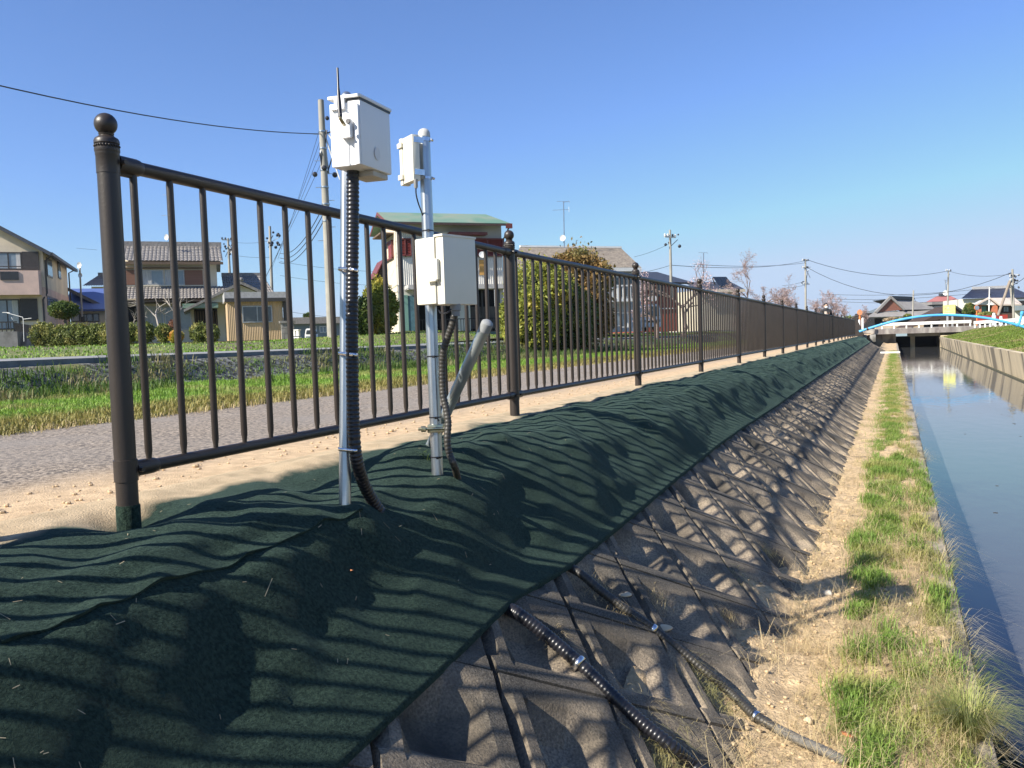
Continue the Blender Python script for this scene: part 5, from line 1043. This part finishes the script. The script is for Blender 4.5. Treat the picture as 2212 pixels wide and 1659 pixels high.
# ---- blue arched pipe
Yp=62.; pp=[K6(230,1005),K6(330,972),K6(500,920),K6(700,868),K6(900,832),K6(1080,812),K6(1240,805),K6(1400,808),K6(1600,822),K6(1800,850),K6(1980,887),K6(2130,925),K6(2230,960)]
pts=[at_y(x,y,Yp) for x,y in pp]; e=pts[-1]+(pts[-1]-pts[-2])*1.3; pts.append(e+Vector((0,0,-.3)))
bp_=thing('pipe_bridge','sky blue arched water pipe spanning the canal beyond the railing','pipe',(pts[6].x,Yp,0))
obj('pipe',MB().tube(spline(pts,.12),.085,14),bluep,bp_)
for i in (1,11): 
    c=pts[i]; T=(pts[i+1]-pts[i-1]).normalized(); obj('pipe_flange',MB().lathe(c,[(.09,-.06),(.12,-.06),(.12,.06),(.09,.06)],16,T),alu if i==1 else bluep,bp_)
c0=at_y(*K6(2150,920),Yp); c1=at_y(*K6(2188,785),Yp); obj('air_valve',MB().tube([c0,c1],.07,12),bluep,bp_); obj('valve_head',MB().lathe(c1,[(.09,-.1),(.11,-.05),(.11,.1),(.06,.14)],14,(c1-c0)),bluep,bp_)
# ---- yellow signboard (illegible faded print)
c=at_y(*K6(1310,745),104); a=at_y(*K6(1238,692),104); b=at_y(*K6(1386,798),104); ysg=thing('signboard','yellow signboard with faded lettering standing beyond the bridge','sign',(c.x,c.y,.2))
obj('board',MB().box(a.x,b.x,104,104.12,b.z,a.z),mat('yellow_board',(.85,.82,.22),rough=.6),ysg)
for x,y,w_,h_,cl_ in ((1270,725,22,20,(.75,.42,.25)),(1300,722,18,26,(.35,.65,.45)),(1262,762,10,16,(.6,.72,.4)),(1285,765,14,14,(.65,.70,.45)),(1310,762,10,18,(.45,.65,.5)),(1335,768,16,12,(.65,.5,.3)),(1330,730,8,10,(.7,.75,.4))):
    p=at_y(*K6(x,y),103.99); s_=1.2*.1797/FPX*95; obj('lettering',MB().box(p.x-w_*s_/2,p.x+w_*s_/2,103.985,103.999,p.z-h_*s_/5,p.z+h_*s_/5).box(p.x-w_*s_/9,p.x+w_*s_/9,103.98,103.984,p.z-h_*s_/2,p.z+h_*s_/2),mat('faded_ink_%d'%x,cl_,rough=.8),ysg)
for x in (1290,1350): p=at_y(*K6(x,800),104.2); obj('leg',MB().box(p.x-.1,p.x+.1,104.13,104.3,.1,p.z+.5),aluw,ysg)
# ---- road signs, mirror, barriers
c=at_d(*K6(237,775),85); rs=thing('road_sign','round orange backed road sign on an orange post at the left end of the bridge','sign',(c.x,c.y,.2)); obj('disc',MB().disc(c,.28,20,FW,.05),mat('sign_orange',(.75,.33,.16),rough=.6),rs); obj('pole',MB().tube([Vector((c.x,c.y+.08,.2)),c+Vector((0,.08,.3))],.09,8),orange,rs)
for x,y,lb in ((232,872,'short white roadside marker left of the blue pipe'),(272,850,'taller white roadside marker beside the blue pipe')):
    c=at_d(*K6(x,y),84); tag(obj('road_marker',MB().tube([Vector((c.x,c.y,.2)),c,c+Vector((0,0,.1))],[.11,.11,.06],10),paintw),lb,'road marker')
c=at_d(*K6(1645,718),90); rs=thing('traffic_mirror','round convex traffic mirror on an orange post in front of the pine','mirror',(c.x,c.y,.3)); obj('mirror',MB().disc(c,.24,20,FW,.08),glassb,rs); obj('rim',MB().disc(c+FW*.05,.27,20,FW,.06),orange,rs); obj('pole',MB().tube([Vector((c.x,c.y+.1,.2)),c+Vector((0,.1,.3))],.06,8),orange,rs)
P=[at_d(*K6(x,y),93) for x,y in ((1655,870),(2010,860),(2010,805),(1655,822))]; tag(obj('red_barrier',MB().bar((P[0]+P[3])/2,(P[1]+P[2])/2,.15,.62),redp),'low red barrier wall below the beige roofed house','barrier')
for k,(x,lb) in enumerate(((1850,'squat white bollard in front of the red barrier'),(1935,'lower white bollard at the right part of the red barrier'))):
    c=at_d(*K6(x,815+k*40),88); tag(obj('bollard',MB().lathe((c.x,c.y,.2),[(.2,0),(.2,c.z-.2),(.14,c.z-.1),(.14,c.z+.1),(.0,c.z+.12)],14),paintw),lb,'bollard')
# ---- utility poles
insul=mat('insulator_dark',(.03,.03,.04),rough=.4); wht=mat('insulator_white',(.7,.7,.68),rough=.4)
def upole(label,top,bot,D,r0,r1,arms=(),gz=None,m_=polec,bits=0,seed=0,group=None):
    a=at_d(*top,D); b=at_d(*bot,D); 
    if gz is not None: t=(b.z-gz)/(a.z-b.z); b=b-(a-b)*t
    o=thing('utility_pole',label,'utility pole',b,group=group); obj('pole',MB().tube([b,b.lerp(a,.5),a],[r0,(r0+r1)/2,r1],14),m_,o); rs=random.Random(seed)
    for f,w_ in arms:
        c=a.lerp(b,f); q=(RT*.9+FW*.45).normalized(); obj('crossarm',MB().bar(c-q*w_,c+q*w_,.10,.10),wht,o)
        for s_ in (-1,-.45,.5,1): obj('insulator',MB().lathe(c+q*w_*s_*.93,[(.04,0),(.09,.05),(.05,.1),(.09,.15),(.04,.22)],8),wht if rs.random()<.5 else insul,o)
    for k in range(bits):
        c=a.lerp(b,.06+.28*rs.random())+RT*rs.uniform(-.45,.75)+FW*rs.uniform(-.2,.2)
        if rs.random()<.5: obj('insulator',MB().sphere(c,rs.uniform(.06,.13),8,6),insul,o)
        else: obj('bracket',MB().bar(c,a.lerp(b,.06+.28*rs.random()),.045,.045),insul if rs.random()<.6 else wht,o)
    return o,a,b
D=34
up1,a1,b1=upole('tall tapering concrete utility pole rising behind the near fence panel',K12(480,445),K63(958,1400),D,.185,.12,gz=.7,bits=16,seed=3)
for f in (.13,.2,.29,.36,.43,.5): obj('band',MB().lathe(a1.lerp(b1,f),[(.135+f*.06,-.03),(.15+f*.06,-.03),(.15+f*.06,.03),(.135+f*.06,.03)],14),galv,up1)
for k in range(9): c=a1.lerp(b1,.14+k*.055); s_=1 if k%2 else -1; obj('step_bolt',MB().tube([c,c+RT*s_*.38],.014,6),galv,up1)
upole('thin pale utility pole with pole transformers behind the tiled house wing',K66(155,185),K66(190,900),75,.13,.09,((.03,.55),),bits=22,seed=5)
up3,a3_,b3_=upole('utility pole with dark insulators at the right end of the tiled wing roof',K66(698,30),K66(725,900),62,.12,.09,bits=20,seed=6)
up4,a4,b4=upole('weathered utility pole with a single crossarm above the cherry tree',K4(1352,270),K4(1365,900),60,.11,.08,((.10,.5),),m_=polec,bits=7,seed=7)
up5,a5,b5=upole('pale utility pole above the row of bare cherry trees',K5(1180,265),K5(1185,1000),110,.15,.11,((.02,.55),(.12,.55),(.34,.72)),gz=.3,bits=12,seed=8)
up6,a6,b6=upole('slim pole behind the yellow signboard',K6(1303,275),K6(1290,880),120,.13,.10,((.0,.55),),gz=.2,bits=3,seed=9)
upole('short plain pole in front of the brown gabled house',K6(883,510),K6(872,890),112,.12,.09,gz=.2,bits=2,seed=10)
up8,a8,b8=upole('slim white pole in front of the beige roofed house',K6(1797,472),K6(1790,820),96,.08,.06,gz=.3,m_=paintw,bits=1,seed=11)
up9,a9,b9=upole('cluttered twin utility pole at the right edge of the photo',K6(2072,255),K6(2085,745),92,.14,.11,((.13,.5),(.2,.45)),gz=.3,bits=24,seed=12)
obj('brace_pole',MB().tube([at_d(*K6(2040,400),91.5),at_d(*K6(1898,815),91)],.14,10),mat('weathered_timber_pole',(.30,.25,.20),rough=.9),up9)
obj('second_shaft',MB().tube([at_d(*K6(2045,385),92.6),at_d(*K6(2075,700),92.6)],.14,10),polec,up9)
# ---- wires
def wire(label,p,q,sag=0,r=.012,group='overhead wires'):
    p=Vector(p);q=Vector(q); pts=[p.lerp(q,t)-Vector((0,0,sag*4*t*(1-t))) for t in np.linspace(0,1,15)]; tag(obj('wire',MB().tube(pts,r,5),wire_m),label,'wire')
wire('single cable sagging from the upper left corner to the tall concrete pole',at_d(-60,171,20),a1.lerp(b1,.14),.30,.018)
for k,(x,y) in enumerate(((25,700),(60,760),(10,820),(110,640))):
    wire(('first','second','third','fourth')[k]+' stay wire slanting down left from the tall concrete pole top, counted from below',a1.lerp(b1,.09+.05*k),at_d(600-k*14,560+k*22,52),.15,.009)
for k in range(3): wire(('lowest','middle','highest')[k]+' twisted wire swooping from the insulator pole to the tall concrete pole',at_d(603+k,567-k*10,58),a1.lerp(b1,.48-.03*k),.7,.02)
for k,y in enumerate((595,625,700)): wire(('upper','middle','lower')[k]+' thin wire crossing behind the near fence toward the white corrugated house',at_d(605,y-30,60),at_d(830,y-8,60),.15,.012)
wire('thin wire from the left edge to the tiled house, above the blue roof',at_d(165,536,60),at_d(210,540,60),.0,.010)
wire('top wire between the thin and the insulator pole left of the fence',at_d(490,520,74),at_d(583,520,64),.2,.012); wire('lower wire between the thin and the insulator pole left of the fence',at_d(498,550,74),at_d(583,556,64),.1,.014)
wire('wire climbing from the brown roofed house to the weathered pole',at_d(1370,555,60),a4.lerp(b4,.19),.1,.012); wire('lower wire from the fence line to the weathered pole',at_d(1380,590,64),at_d(1448,573,60),.05,.016)
wire('long wire from the weathered pole to the pale pole over the cherry trees',at_d(1452,573,60),a5.lerp(b5,.02),.5,.022)
wire('second long wire from the weathered pole to the pale pole over the cherry trees',at_d(1500,571,72),a5.lerp(b5,.05),.3,.022)
wire('uppermost wire from the pale pole toward the slim pole behind the sign',a5.lerp(b5,.0),a6,1.4,.03); wire('second wire from the pale pole to the cluttered pole, sagging lower',a5.lerp(b5,.10),a9.lerp(b9,.05),3.2,.03)
wire('wire from the slim pole to the cluttered pole',a6,a9.lerp(b9,.08),.5,.024); wire('wire from the cluttered pole out of the right edge',a9.lerp(b9,.28),at_d(2225,590,85),.1,.03); wire('sagging wire from the slim white pole up to the cluttered pole',a8,a9.lerp(b9,.29),.3,.026)
for k,(y0,y1) in enumerate(((631,622),(641,630),(645,644))): wire(('upper','middle','lower')[k]+' faint wire low over the houses beyond the bridge',at_d(1770,y0+4,150),at_d(2140,y1,130),.6,.032)
for k,y in enumerate((0,14)): wire(('upper','lower')[k]+' faint wire between the bare cherry trees and the pale pole',at_d(1690,617+y*.4,110),a5.lerp(b5,.30+.05*k),.1,.02)
# ---- TV aerials
def aerial(label,base,top,D,dish=None,K=K1,els=()):
    b=at_d(*base,D);t=at_d(*top,D); o=thing('tv_aerial',label,'aerial',b); obj('mast',MB().tube([b,t],.034*D/50,6),galv,o)
    for x0,y0,x1,y1 in els: obj('element',MB().bar(at_d(*K(x0,y0),D),at_d(*K(x1,y1),D),.020*D/50),galv,o)
    if dish: obj('dish',MB().lathe(at_d(*dish[:2],D-.2),[(0,0),(dish[2]*.5,.03),(dish[2],.1),(dish[2],.13),(dish[2]*.5,.05),(0,.02)],20,-FW-RT*.5),paintw,o)
aerial('tall tv aerial mast with white dish on the tiled house ridge',K1(1257,625),K1(1240,262),56,(*K1(1243,573),.2),K1,((1205,258,1285,262),(1278,240,1282,270),(1262,245,1290,250),(1195,412,1285,408),(1275,388,1280,425),(1250,410,1256,600)))
aerial('tv aerial mast with white dish above the brown and green round trees',K4(400,430),K4(393,15),54,(*K4(391,345),.2),K4,((330,12,450,14),(385,22,440,14),(438,0,446,25),(295,92,440,85),(440,60,442,108),(415,80,420,95)))
aerial('small plain tv aerial above the cherry tree',K4(1655,720),K4(1655,475),80,None,K4,((1612,474,1690,476),(1685,468,1690,485)))
aerial('faint tv aerial mast on the red hip roof',K6(1285,580),K6(1268,385),165,(*K6(1268,540),.5),K6,((1250,385,1295,388),))
# ---- trees and bushes
def crown(name,par,blobs,n_,size,m,seed=0,hollow=.55):
    rg=np.random.default_rng(seed); P=[]
    w_=np.array([b[3]*b[4]*b[5] for b in blobs])**.67; w_/=w_.sum()
    for (x,y,z,rx,ry,rz),q in zip(blobs,w_):
        k=int(n_*q); d=rg.normal(size=(k,3)); d/=np.linalg.norm(d,axis=1)[:,None]; rr=(hollow+(1-hollow)*rg.random(k)**.6)*(1+.10*rg.normal(size=k)); 
        P.append(np.array([x,y,z])+d*rr[:,None]*np.array([rx,ry,rz]))
    P=np.concatenate(P); V,F=leaf_quads(P,size,rg); return npobj(name,V,F,m,par)
gz_=lambda p:float(ground_z(p.x,p.y))
def bush(name,label,cat,cx,top,bot,wpx,D,m,n_=9000,size=.07,lob=7,seed=0,trunk=True,group=None,sq=1.0,gz=None):
    tall=cat=='tree' and name!='round_tree'
    rg=random.Random(seed); b=at_d(cx,bot,D); t=at_d(cx,top,D); H=t.z-b.z; W=wpx/FPX*D/2
    o=thing(name,label,cat,b,group=group); c=Vector((b.x,b.y,b.z+H*(.52 if tall else .44))); bl=[(c.x,c.y,c.z,W*.80,W*.80,H*(.44 if tall else .52))]
    for k in range(lob):
        a=rg.uniform(0,6.28); h_=rg.uniform(-.75,.85); rr=math.sqrt(max(0,1-h_*h_))*W*.62*sq; q=rg.uniform(.28,.42)*min(W,H*.5)*1.2; bl.append((c.x+math.cos(a)*rr,c.y+math.sin(a)*rr,c.z+h_*H*(.34 if tall else .42),q,q,q*.9))
    crown('crown',o,bl,n_,size,m,seed)
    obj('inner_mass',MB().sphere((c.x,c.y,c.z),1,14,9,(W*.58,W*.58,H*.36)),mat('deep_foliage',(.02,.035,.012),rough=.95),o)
    if trunk:
        m_=MB().tube([b-Vector((0,0,.15)),b+Vector((.05,0,H*.3)),c],[W*.07+.03,W*.05+.02,.02],8); obj('trunk',m_,bark,o)
    return o
lf1=leafmat('evergreen_leaf',(.12,.17,.04),(.06,.10,.022),(.24,.23,.06),scale=.9); lf2=leafmat('yellow_green_leaf',(.34,.34,.06),(.15,.20,.035),(.48,.38,.06),scale=.7); lf3=leafmat('rusty_leaf',(.30,.175,.06),(.19,.14,.05),(.18,.18,.06),scale=.6); lfd=leafmat('hedge_leaf',(.20,.23,.06),(.10,.13,.03),(.32,.30,.09),scale=1.6)
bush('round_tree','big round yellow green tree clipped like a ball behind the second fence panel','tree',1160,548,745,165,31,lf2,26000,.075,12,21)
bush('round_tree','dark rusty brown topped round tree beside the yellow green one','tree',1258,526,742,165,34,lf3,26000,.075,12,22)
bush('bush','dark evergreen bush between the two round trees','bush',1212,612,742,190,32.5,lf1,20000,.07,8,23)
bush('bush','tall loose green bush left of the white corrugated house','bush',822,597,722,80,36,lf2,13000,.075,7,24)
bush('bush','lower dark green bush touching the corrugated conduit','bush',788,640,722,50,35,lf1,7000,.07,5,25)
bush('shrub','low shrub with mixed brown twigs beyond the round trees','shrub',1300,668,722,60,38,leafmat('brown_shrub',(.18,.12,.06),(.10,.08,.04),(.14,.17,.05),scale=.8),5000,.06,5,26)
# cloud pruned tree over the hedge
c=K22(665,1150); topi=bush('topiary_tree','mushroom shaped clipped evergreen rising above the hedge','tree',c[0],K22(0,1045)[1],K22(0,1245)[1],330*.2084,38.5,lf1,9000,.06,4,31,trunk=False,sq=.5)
P=at_d(*K22(690,1500),38.5); (obj('trunk',MB().tube([P,P+Vector((.05,0,.8)),at_d(*K22(670,1180),38.5)],[.09,.07,.05],8),bark,topi))
# hedge of separate shrubs
k=0; lab=['leftmost','second','third','fourth','fifth','sixth','seventh','eighth','ninth','tenth','eleventh']
for x,w_,t in ((420,220,1260),(540,200,1270),(640,190,1285),(760,210,1262),(880,190,1275),(985,180,1270),(1120,210,1262)):
    X_,Y_=K22(x,t); bush('hedge_shrub',lab[k]+' shrub of the low hedge in front of the houses, counted from the left','shrub',X_,Y_,K22(x,1505)[1],w_*.2084*1.15,37.5-k*.05,lfd,2600,.055,4,40+k,group='hedge shrubs in front of the houses'); k+=1
for x,w_,t in ((960,170,1195),(1080,150,1200),(1215,120,1205),(1480,150,1195),(1570,120,1205)):
    X_,Y_=K1(x,t)
    if k>10: lb='yellow tipped rightmost shrub of the low hedge next to the beige shed'
    else: lb=lab[k]+' shrub of the low hedge in front of the houses, counted from the left'
    bush('hedge_shrub',lb,'shrub',X_,Y_,K1(x,1345)[1],w_*.2917*1.15,37-(k-7)*.1,lfd,2600,.055,4,40+k,group='hedge shrubs in front of the houses'); k+=1
X_,Y_=K1(1310,1255); bush('croton_bush','bright yellow leaved bush in the gap of the hedge','bush',X_,Y_,K1(0,1350)[1],120*.2917,36.5,leafmat('yellow_leaf',(.55,.42,.05),(.25,.26,.04),(.60,.30,.06),scale=2),2200,.06,4,60,trunk=False)
X_,Y_=K1(1290,1180); bush('bush','rounded reddish brown bush behind the yellow leaved one','bush',X_,Y_,K1(0,1300)[1],110*.2917,38.3,leafmat('reddish_leaf',(.26,.12,.07),(.17,.085,.05),(.3,.15,.08),scale=1),2600,.05,3,61,trunk=False)
# bare branching trees
def bare(name,label,cat,base,H,spread,seed,m=bark,r0=.12,blossom=None,nb_=0,levels=4,par=None,group=None,bs=.035):
    rg=random.Random(seed); mb=MB(); tips=[]
    def grow_(p,d,L,r_,lv):
        n_=3; q=p;pts=[p];dd=d
        for i in range(n_):
            dd=(dd+Vector((rg.gauss(0,.17),rg.gauss(0,.17),rg.gauss(.03,.10)))).normalized(); q=q+dd*L/n_; pts.append(q)
        mb.tube(pts,[r_*(1-.4*i/n_) for i in range(n_+1)],6 if lv>1 else 4,caps=False); 
        if lv<=2: tips.extend(pts[1:])
        if lv==0: return
        for k in range(rg.choice((2,3,3)) if lv>1 else 3):
            a=rg.uniform(0,6.28); s_=rg.uniform(.45,.95)*spread; side=dd.cross(Vector((math.cos(a),math.sin(a),.3))).normalized()
            st=pts[rg.choice((2,3,3))]; grow_(st,(dd+side*s_).normalized(),L*rg.uniform(.62,.85),r_*.56,lv-1)
    o=thing(name,label,cat,base,group=group); grow_(Vector(base)-Vector((0,0,.1)),Vector((rg.uniform(-.15,.15),rg.uniform(-.1,.1),1)).normalized(),H*.34,r0,levels)
    obj('trunk',mb,m,o)
    if nb_:
        g2_=np.random.default_rng(seed); T=np.array([tuple(t) for t in tips]); P=T[g2_.integers(0,len(T),nb_)]+g2_.normal(0,.09,(nb_,3)); V,F=leaf_quads(P,bs,g2_); npobj('blossom',V,F,blossom,o)
    return o
pinkb=leafmat('pale_pink_blossom',(.80,.62,.62),(.68,.42,.42),(.86,.74,.72),scale=3); cb=mat('cherry_bark',(.20,.15,.13),rough=.85,col2=(.12,.09,.08),scale=10)
D=46; P=at_d(1475,735,D); P.z=.5
bare('cherry_tree','flowering cherry tree spreading above the fourth fence post, in front of the weathered pole','tree',P,5.0,1.05,71,cb,.13,pinkb,1300,5,bs=.035)
P=at_d(1420,735,44); P.z=.5; bare('cherry_tree','smaller flowering cherry in front of the white van','tree',P,3.4,.9,72,cb,.09,pinkb,500,4,bs=.035)
twigm=leafmat('budding_twig',(.42,.30,.27),(.28,.20,.17),(.66,.50,.49),scale=2)
cl=['left tall blossoming cherry tree behind the far fence','second cherry tree behind the far fence, twiggy with green tinge','third cherry tree behind the far fence, under the pale pole','fourth cherry tree behind the far fence','fifth cherry tree behind the far fence, nearest the masked person','last low cherry tree at the end of the far fence']
for k,(x,y,D,H,nb_) in enumerate(((1640,735,62,6.4,700),(1675,728,72,5.6,700),(1715,724,82,5.6,450),(1755,720,92,5.4,400),(1790,718,104,5.2,400),(1825,716,112,4.6,450))):
    P=at_d(x,y,D); P.z=.3; bare('cherry_tree',cl[k],'tree',P,H,1.15,80+k,cb,.13,twigm,nb_*7,5,group='cherry trees beyond the far fence',bs=.035+.006*k)
for k,(x0,y0,s_) in enumerate(((1010,1350,.95),(1180,1290,1.15),(1340,1290,1.1))):
    X_,Y_=K1(x0,y0); P=at_d(X_,Y_,38); bare('pruned_tree',('short pruned bare tree before the grey garden windows','white barked pruned tree in the middle of the hedge','twisted white barked tree beside the yellow leaved bush')[k],'tree',P,2.5*s_,.9,95+k,mat('white_bark',(.45,.40,.34),rough=.9),.06,None,0,3)
X_,Y_=K6(1560,660); bush('pine_tree','dark layered pine tree before the white wall of the blue roofed house','tree',X_,Y_,K6(0,830)[1],150*.1797,98,lf1,6000,.16,8,101)
for k,(x,t,b_,w_,D,lb) in enumerate(((815,795,845,110,118,'small dark green shrub before the brown gabled house'),(1760,770,830,230,95,'long clipped green hedge under the beige roofed house'),(640,835,880,260,120,'pale flowering shrubs below the grey hip roof'))):
    X_,Y_=K6(x,t); bush('shrub',lb,'shrub',X_,Y_,K6(0,b_)[1],w_*.1797,D,lfd if k<2 else leafmat('pale_shrub',(.5,.4,.28),(.3,.22,.12),(.18,.2,.08),scale=.6),2600,.16,5,110+k,trunk=False)
X_,Y_=K63(585,915); bush('tree','distant dark round tree over the roof of the long low building','tree',X_,Y_,K63(0,1010)[1],140*.1355,130,lf1,1500,.3,3,120,trunk=False)
# timber edging below the hedge
a_=House('timber_edging','low brown timber edging boards below the hedge and shed','edging',K22(400,1565),37,44,.66)
z_=a_.uz(K22(700,1510))[1]; z0_=a_.uz(K22(700,1562))[1]; b_=a_.uz(K66(1020,1590))[0]; a_.part('boards',MB().box(0,b_,0,.12,z0_-.3,z_),wood); k=0
while k*1.15<b_: a_.part('stake',MB().box(k*1.15,k*1.15+.14,-.14,-.002,z0_-.3,z_-.03),wood); k+=1
# ---- person behind the far fence
def person():
    c=at_d(1785,720,34.5); bx_,by_=c.x,c.y; o=thing('person','person in black jacket and white face mask behind the far fence','person',(bx_,by_,0))
    H=1.66; V={}; names=[]
    def v(n,p,r): V[n]=(len(names),Vector(p),r); names.append(n)
    v('pelvis',(0,0,.90),.135);v('waist',(0,0,1.05),.125);v('chest',(0,0,1.26),.15);v('neck',(0,0,1.42),.055);v('headb',(0,-.01,1.50),.075);v('headt',(0,0,1.585),.078)
    for s_,n_ in ((1,'l'),(-1,'r')):
        v('sh'+n_,(s_*.17,0,1.35),.065);v('el'+n_,(s_*.24,.02,1.08),.045);v('wr'+n_,(s_*.07,-.24,1.14),.03);v('ha'+n_,(s_*.02,-.29,1.19),.032)
        v('hip'+n_,(s_*.09,0,.86),.10);v('kn'+n_,(s_*.10,-.02,.48),.062);v('an'+n_,(s_*.10,.03,.08),.04);v('toe'+n_,(s_*.11,-.14,.04),.036)
    E=[('pelvis','waist'),('waist','chest'),('chest','neck'),('neck','headb'),('headb','headt')]
    for n_ in 'lr': E+=[('chest','sh'+n_),('sh'+n_,'el'+n_),('el'+n_,'wr'+n_),('wr'+n_,'ha'+n_),('pelvis','hip'+n_),('hip'+n_,'kn'+n_),('kn'+n_,'an'+n_),('an'+n_,'toe'+n_)]
    me=bpy.data.meshes.new('body'); rot=Matrix.Rotation(R(20),3,'Z'); me.from_pydata([tuple(Vector((bx_,by_,0))+rot@V[n][1]) for n in names],[(V[a][0],V[b][0]) for a,b in E],[]); b=bpy.data.objects.new('body',me); COL.objects.link(b); b.parent=o; b.matrix_parent_inverse=o.matrix_basis.inverted()
    sk_=b.modifiers.new('skin','SKIN'); 
    for i,n in enumerate(names): r_=V[n][2]; me.skin_vertices[0].data[i].radius=(r_*(1.25 if n in('chest','pelvis','waist') else 1),r_)
    me.skin_vertices[0].data[0].use_root=True; sb=b.modifiers.new('sub','SUBSURF'); sb.levels=2; sb.render_levels=2; sk_.use_smooth_shade=True
    me.materials.append(mat('black_jacket',(.015,.015,.018),rough=.8,col2=(.03,.03,.032),scale=8))
    W=lambda x,y,z: Vector((bx_,by_,0))+rot@Vector((x,y,z))
    skin=mat('skin',(.55,.36,.26),rough=.6)
    obj('face',MB().sphere(W(0,-.018,1.535),.084,16,12,(.92,1,1.22)),skin,o); f=MB()
    for s_ in (1,-1): f.sphere(W(s_*.030,-.098,1.548),.011,8,6)
    obj('eyes',f,darkint,o); obj('ears',MB().sphere(W(.082,0,1.53),.022,8,6).sphere(W(-.082,0,1.53),.022,8,6),skin,o)
    obj('mask',MB().sphere(W(0,-.045,1.488),.072,14,10,(.95,1,.85)),paintw,o); obj('hair',MB().sphere(W(0,.018,1.580),.096,16,12,(.98,1.05,.86)),mat('black_hair',(.012,.01,.01),rough=.6),o)
    hd=MB()
    for s_ in (1,-1):
        hd.sphere(W(s_*.035,-.31,1.20),.034,10,8,(1,.7,1.1))
        for k in range(4): hd.tube([W(s_*(.055-.013*k),-.325,1.215),W(s_*(.045-.013*k),-.35,1.235),W(s_*(.02-.012*k),-.352,1.22)],[.009,.008,.006],6)
        hd.tube([W(s_*.02,-.31,1.185),W(s_*.005,-.34,1.215)],[.010,.008],6)
    obj('hands',hd,skin,o)
    tag(obj('phone',MB().box(*[c_ for c_ in (bx_-.04,bx_+.05)],by_-.355,by_-.343,1.19,1.30),mat('pale_case',(.6,.5,.42),rough=.4)),'small pale phone held by the masked person','phone')
person()
# ---- mountains and far tree line
mt=MB(); vs=[];fs=[]; n_=60
for i in range(n_+1):
    x=1500+i*(2260-1500)/n_; pr_=703-(6+ (26*math.exp(-((x-1925)/55)**2)+14*math.exp(-((x-1870)/40)**2)+10*math.exp(-((x-1700)/120)**2)))-1.5*math.sin(x*.11)-1.0*math.sin(x*.31)
    t=at_d(x,pr_,5200); b=Vector((t.x,t.y,0)); bk=t+Vector((-300,1500,-t.z)); vs+= [b-Vector((0,600,0)),t.lerp(b,.5)-Vector((0,230,0)),t,bk]
for i in range(n_):
    for j in range(3): k=i*4+j; fs.append((k,k+4,k+5,k+1))
mt.add(vs,fs); struct(obj('mountain',mt,mat('forested_hill',(.05,.085,.05),rough=1,col2=(.035,.06,.035),scale=.004),sharp=80))
tl=[];rg=np.random.default_rng(9)
P=[]
for k in range(140):
    x=rg.uniform(-200,2230); Dd=rg.uniform(170,330)
    if 700<x<1300 and rg.random()<.5: continue
    b=at_d(x,760,Dd); r_=rg.uniform(1.2,2.6); n2=90; d=rg.normal(size=(n2,3)); d/=np.linalg.norm(d,axis=1)[:,None]; P.append(np.array([b.x,b.y,.8+r_*.8])+d*r_*rg.uniform(.7,1,(n2,1))*np.array([1.6,1.6,.9]))
P=np.concatenate(P); V,F=leaf_quads(P,.55,rg); stuff(tag(npobj('tree_line',V,F,lf1),'far off dark tree line along the horizon behind the houses','trees'))
# ---- air
def haze():
    m=bpy.data.materials.new('haze'); m.use_nodes=True; n=m.node_tree.nodes; n.remove(n['Principled BSDF']); v=n.new('ShaderNodeVolumePrincipled'); v.inputs['Color'].default_value=(.80,.88,1,1); v.inputs['Density'].default_value=.00012; v.inputs['Anisotropy'].default_value=.1
    m.node_tree.links.new(v.outputs[0],n['Material Output'].inputs['Volume']); o=stuff(obj('haze',MB().box(-5600,2500,-60,7000,-4,125),m,smooth=False)); o['label']='thin blue air between the houses and the far hills'
haze()
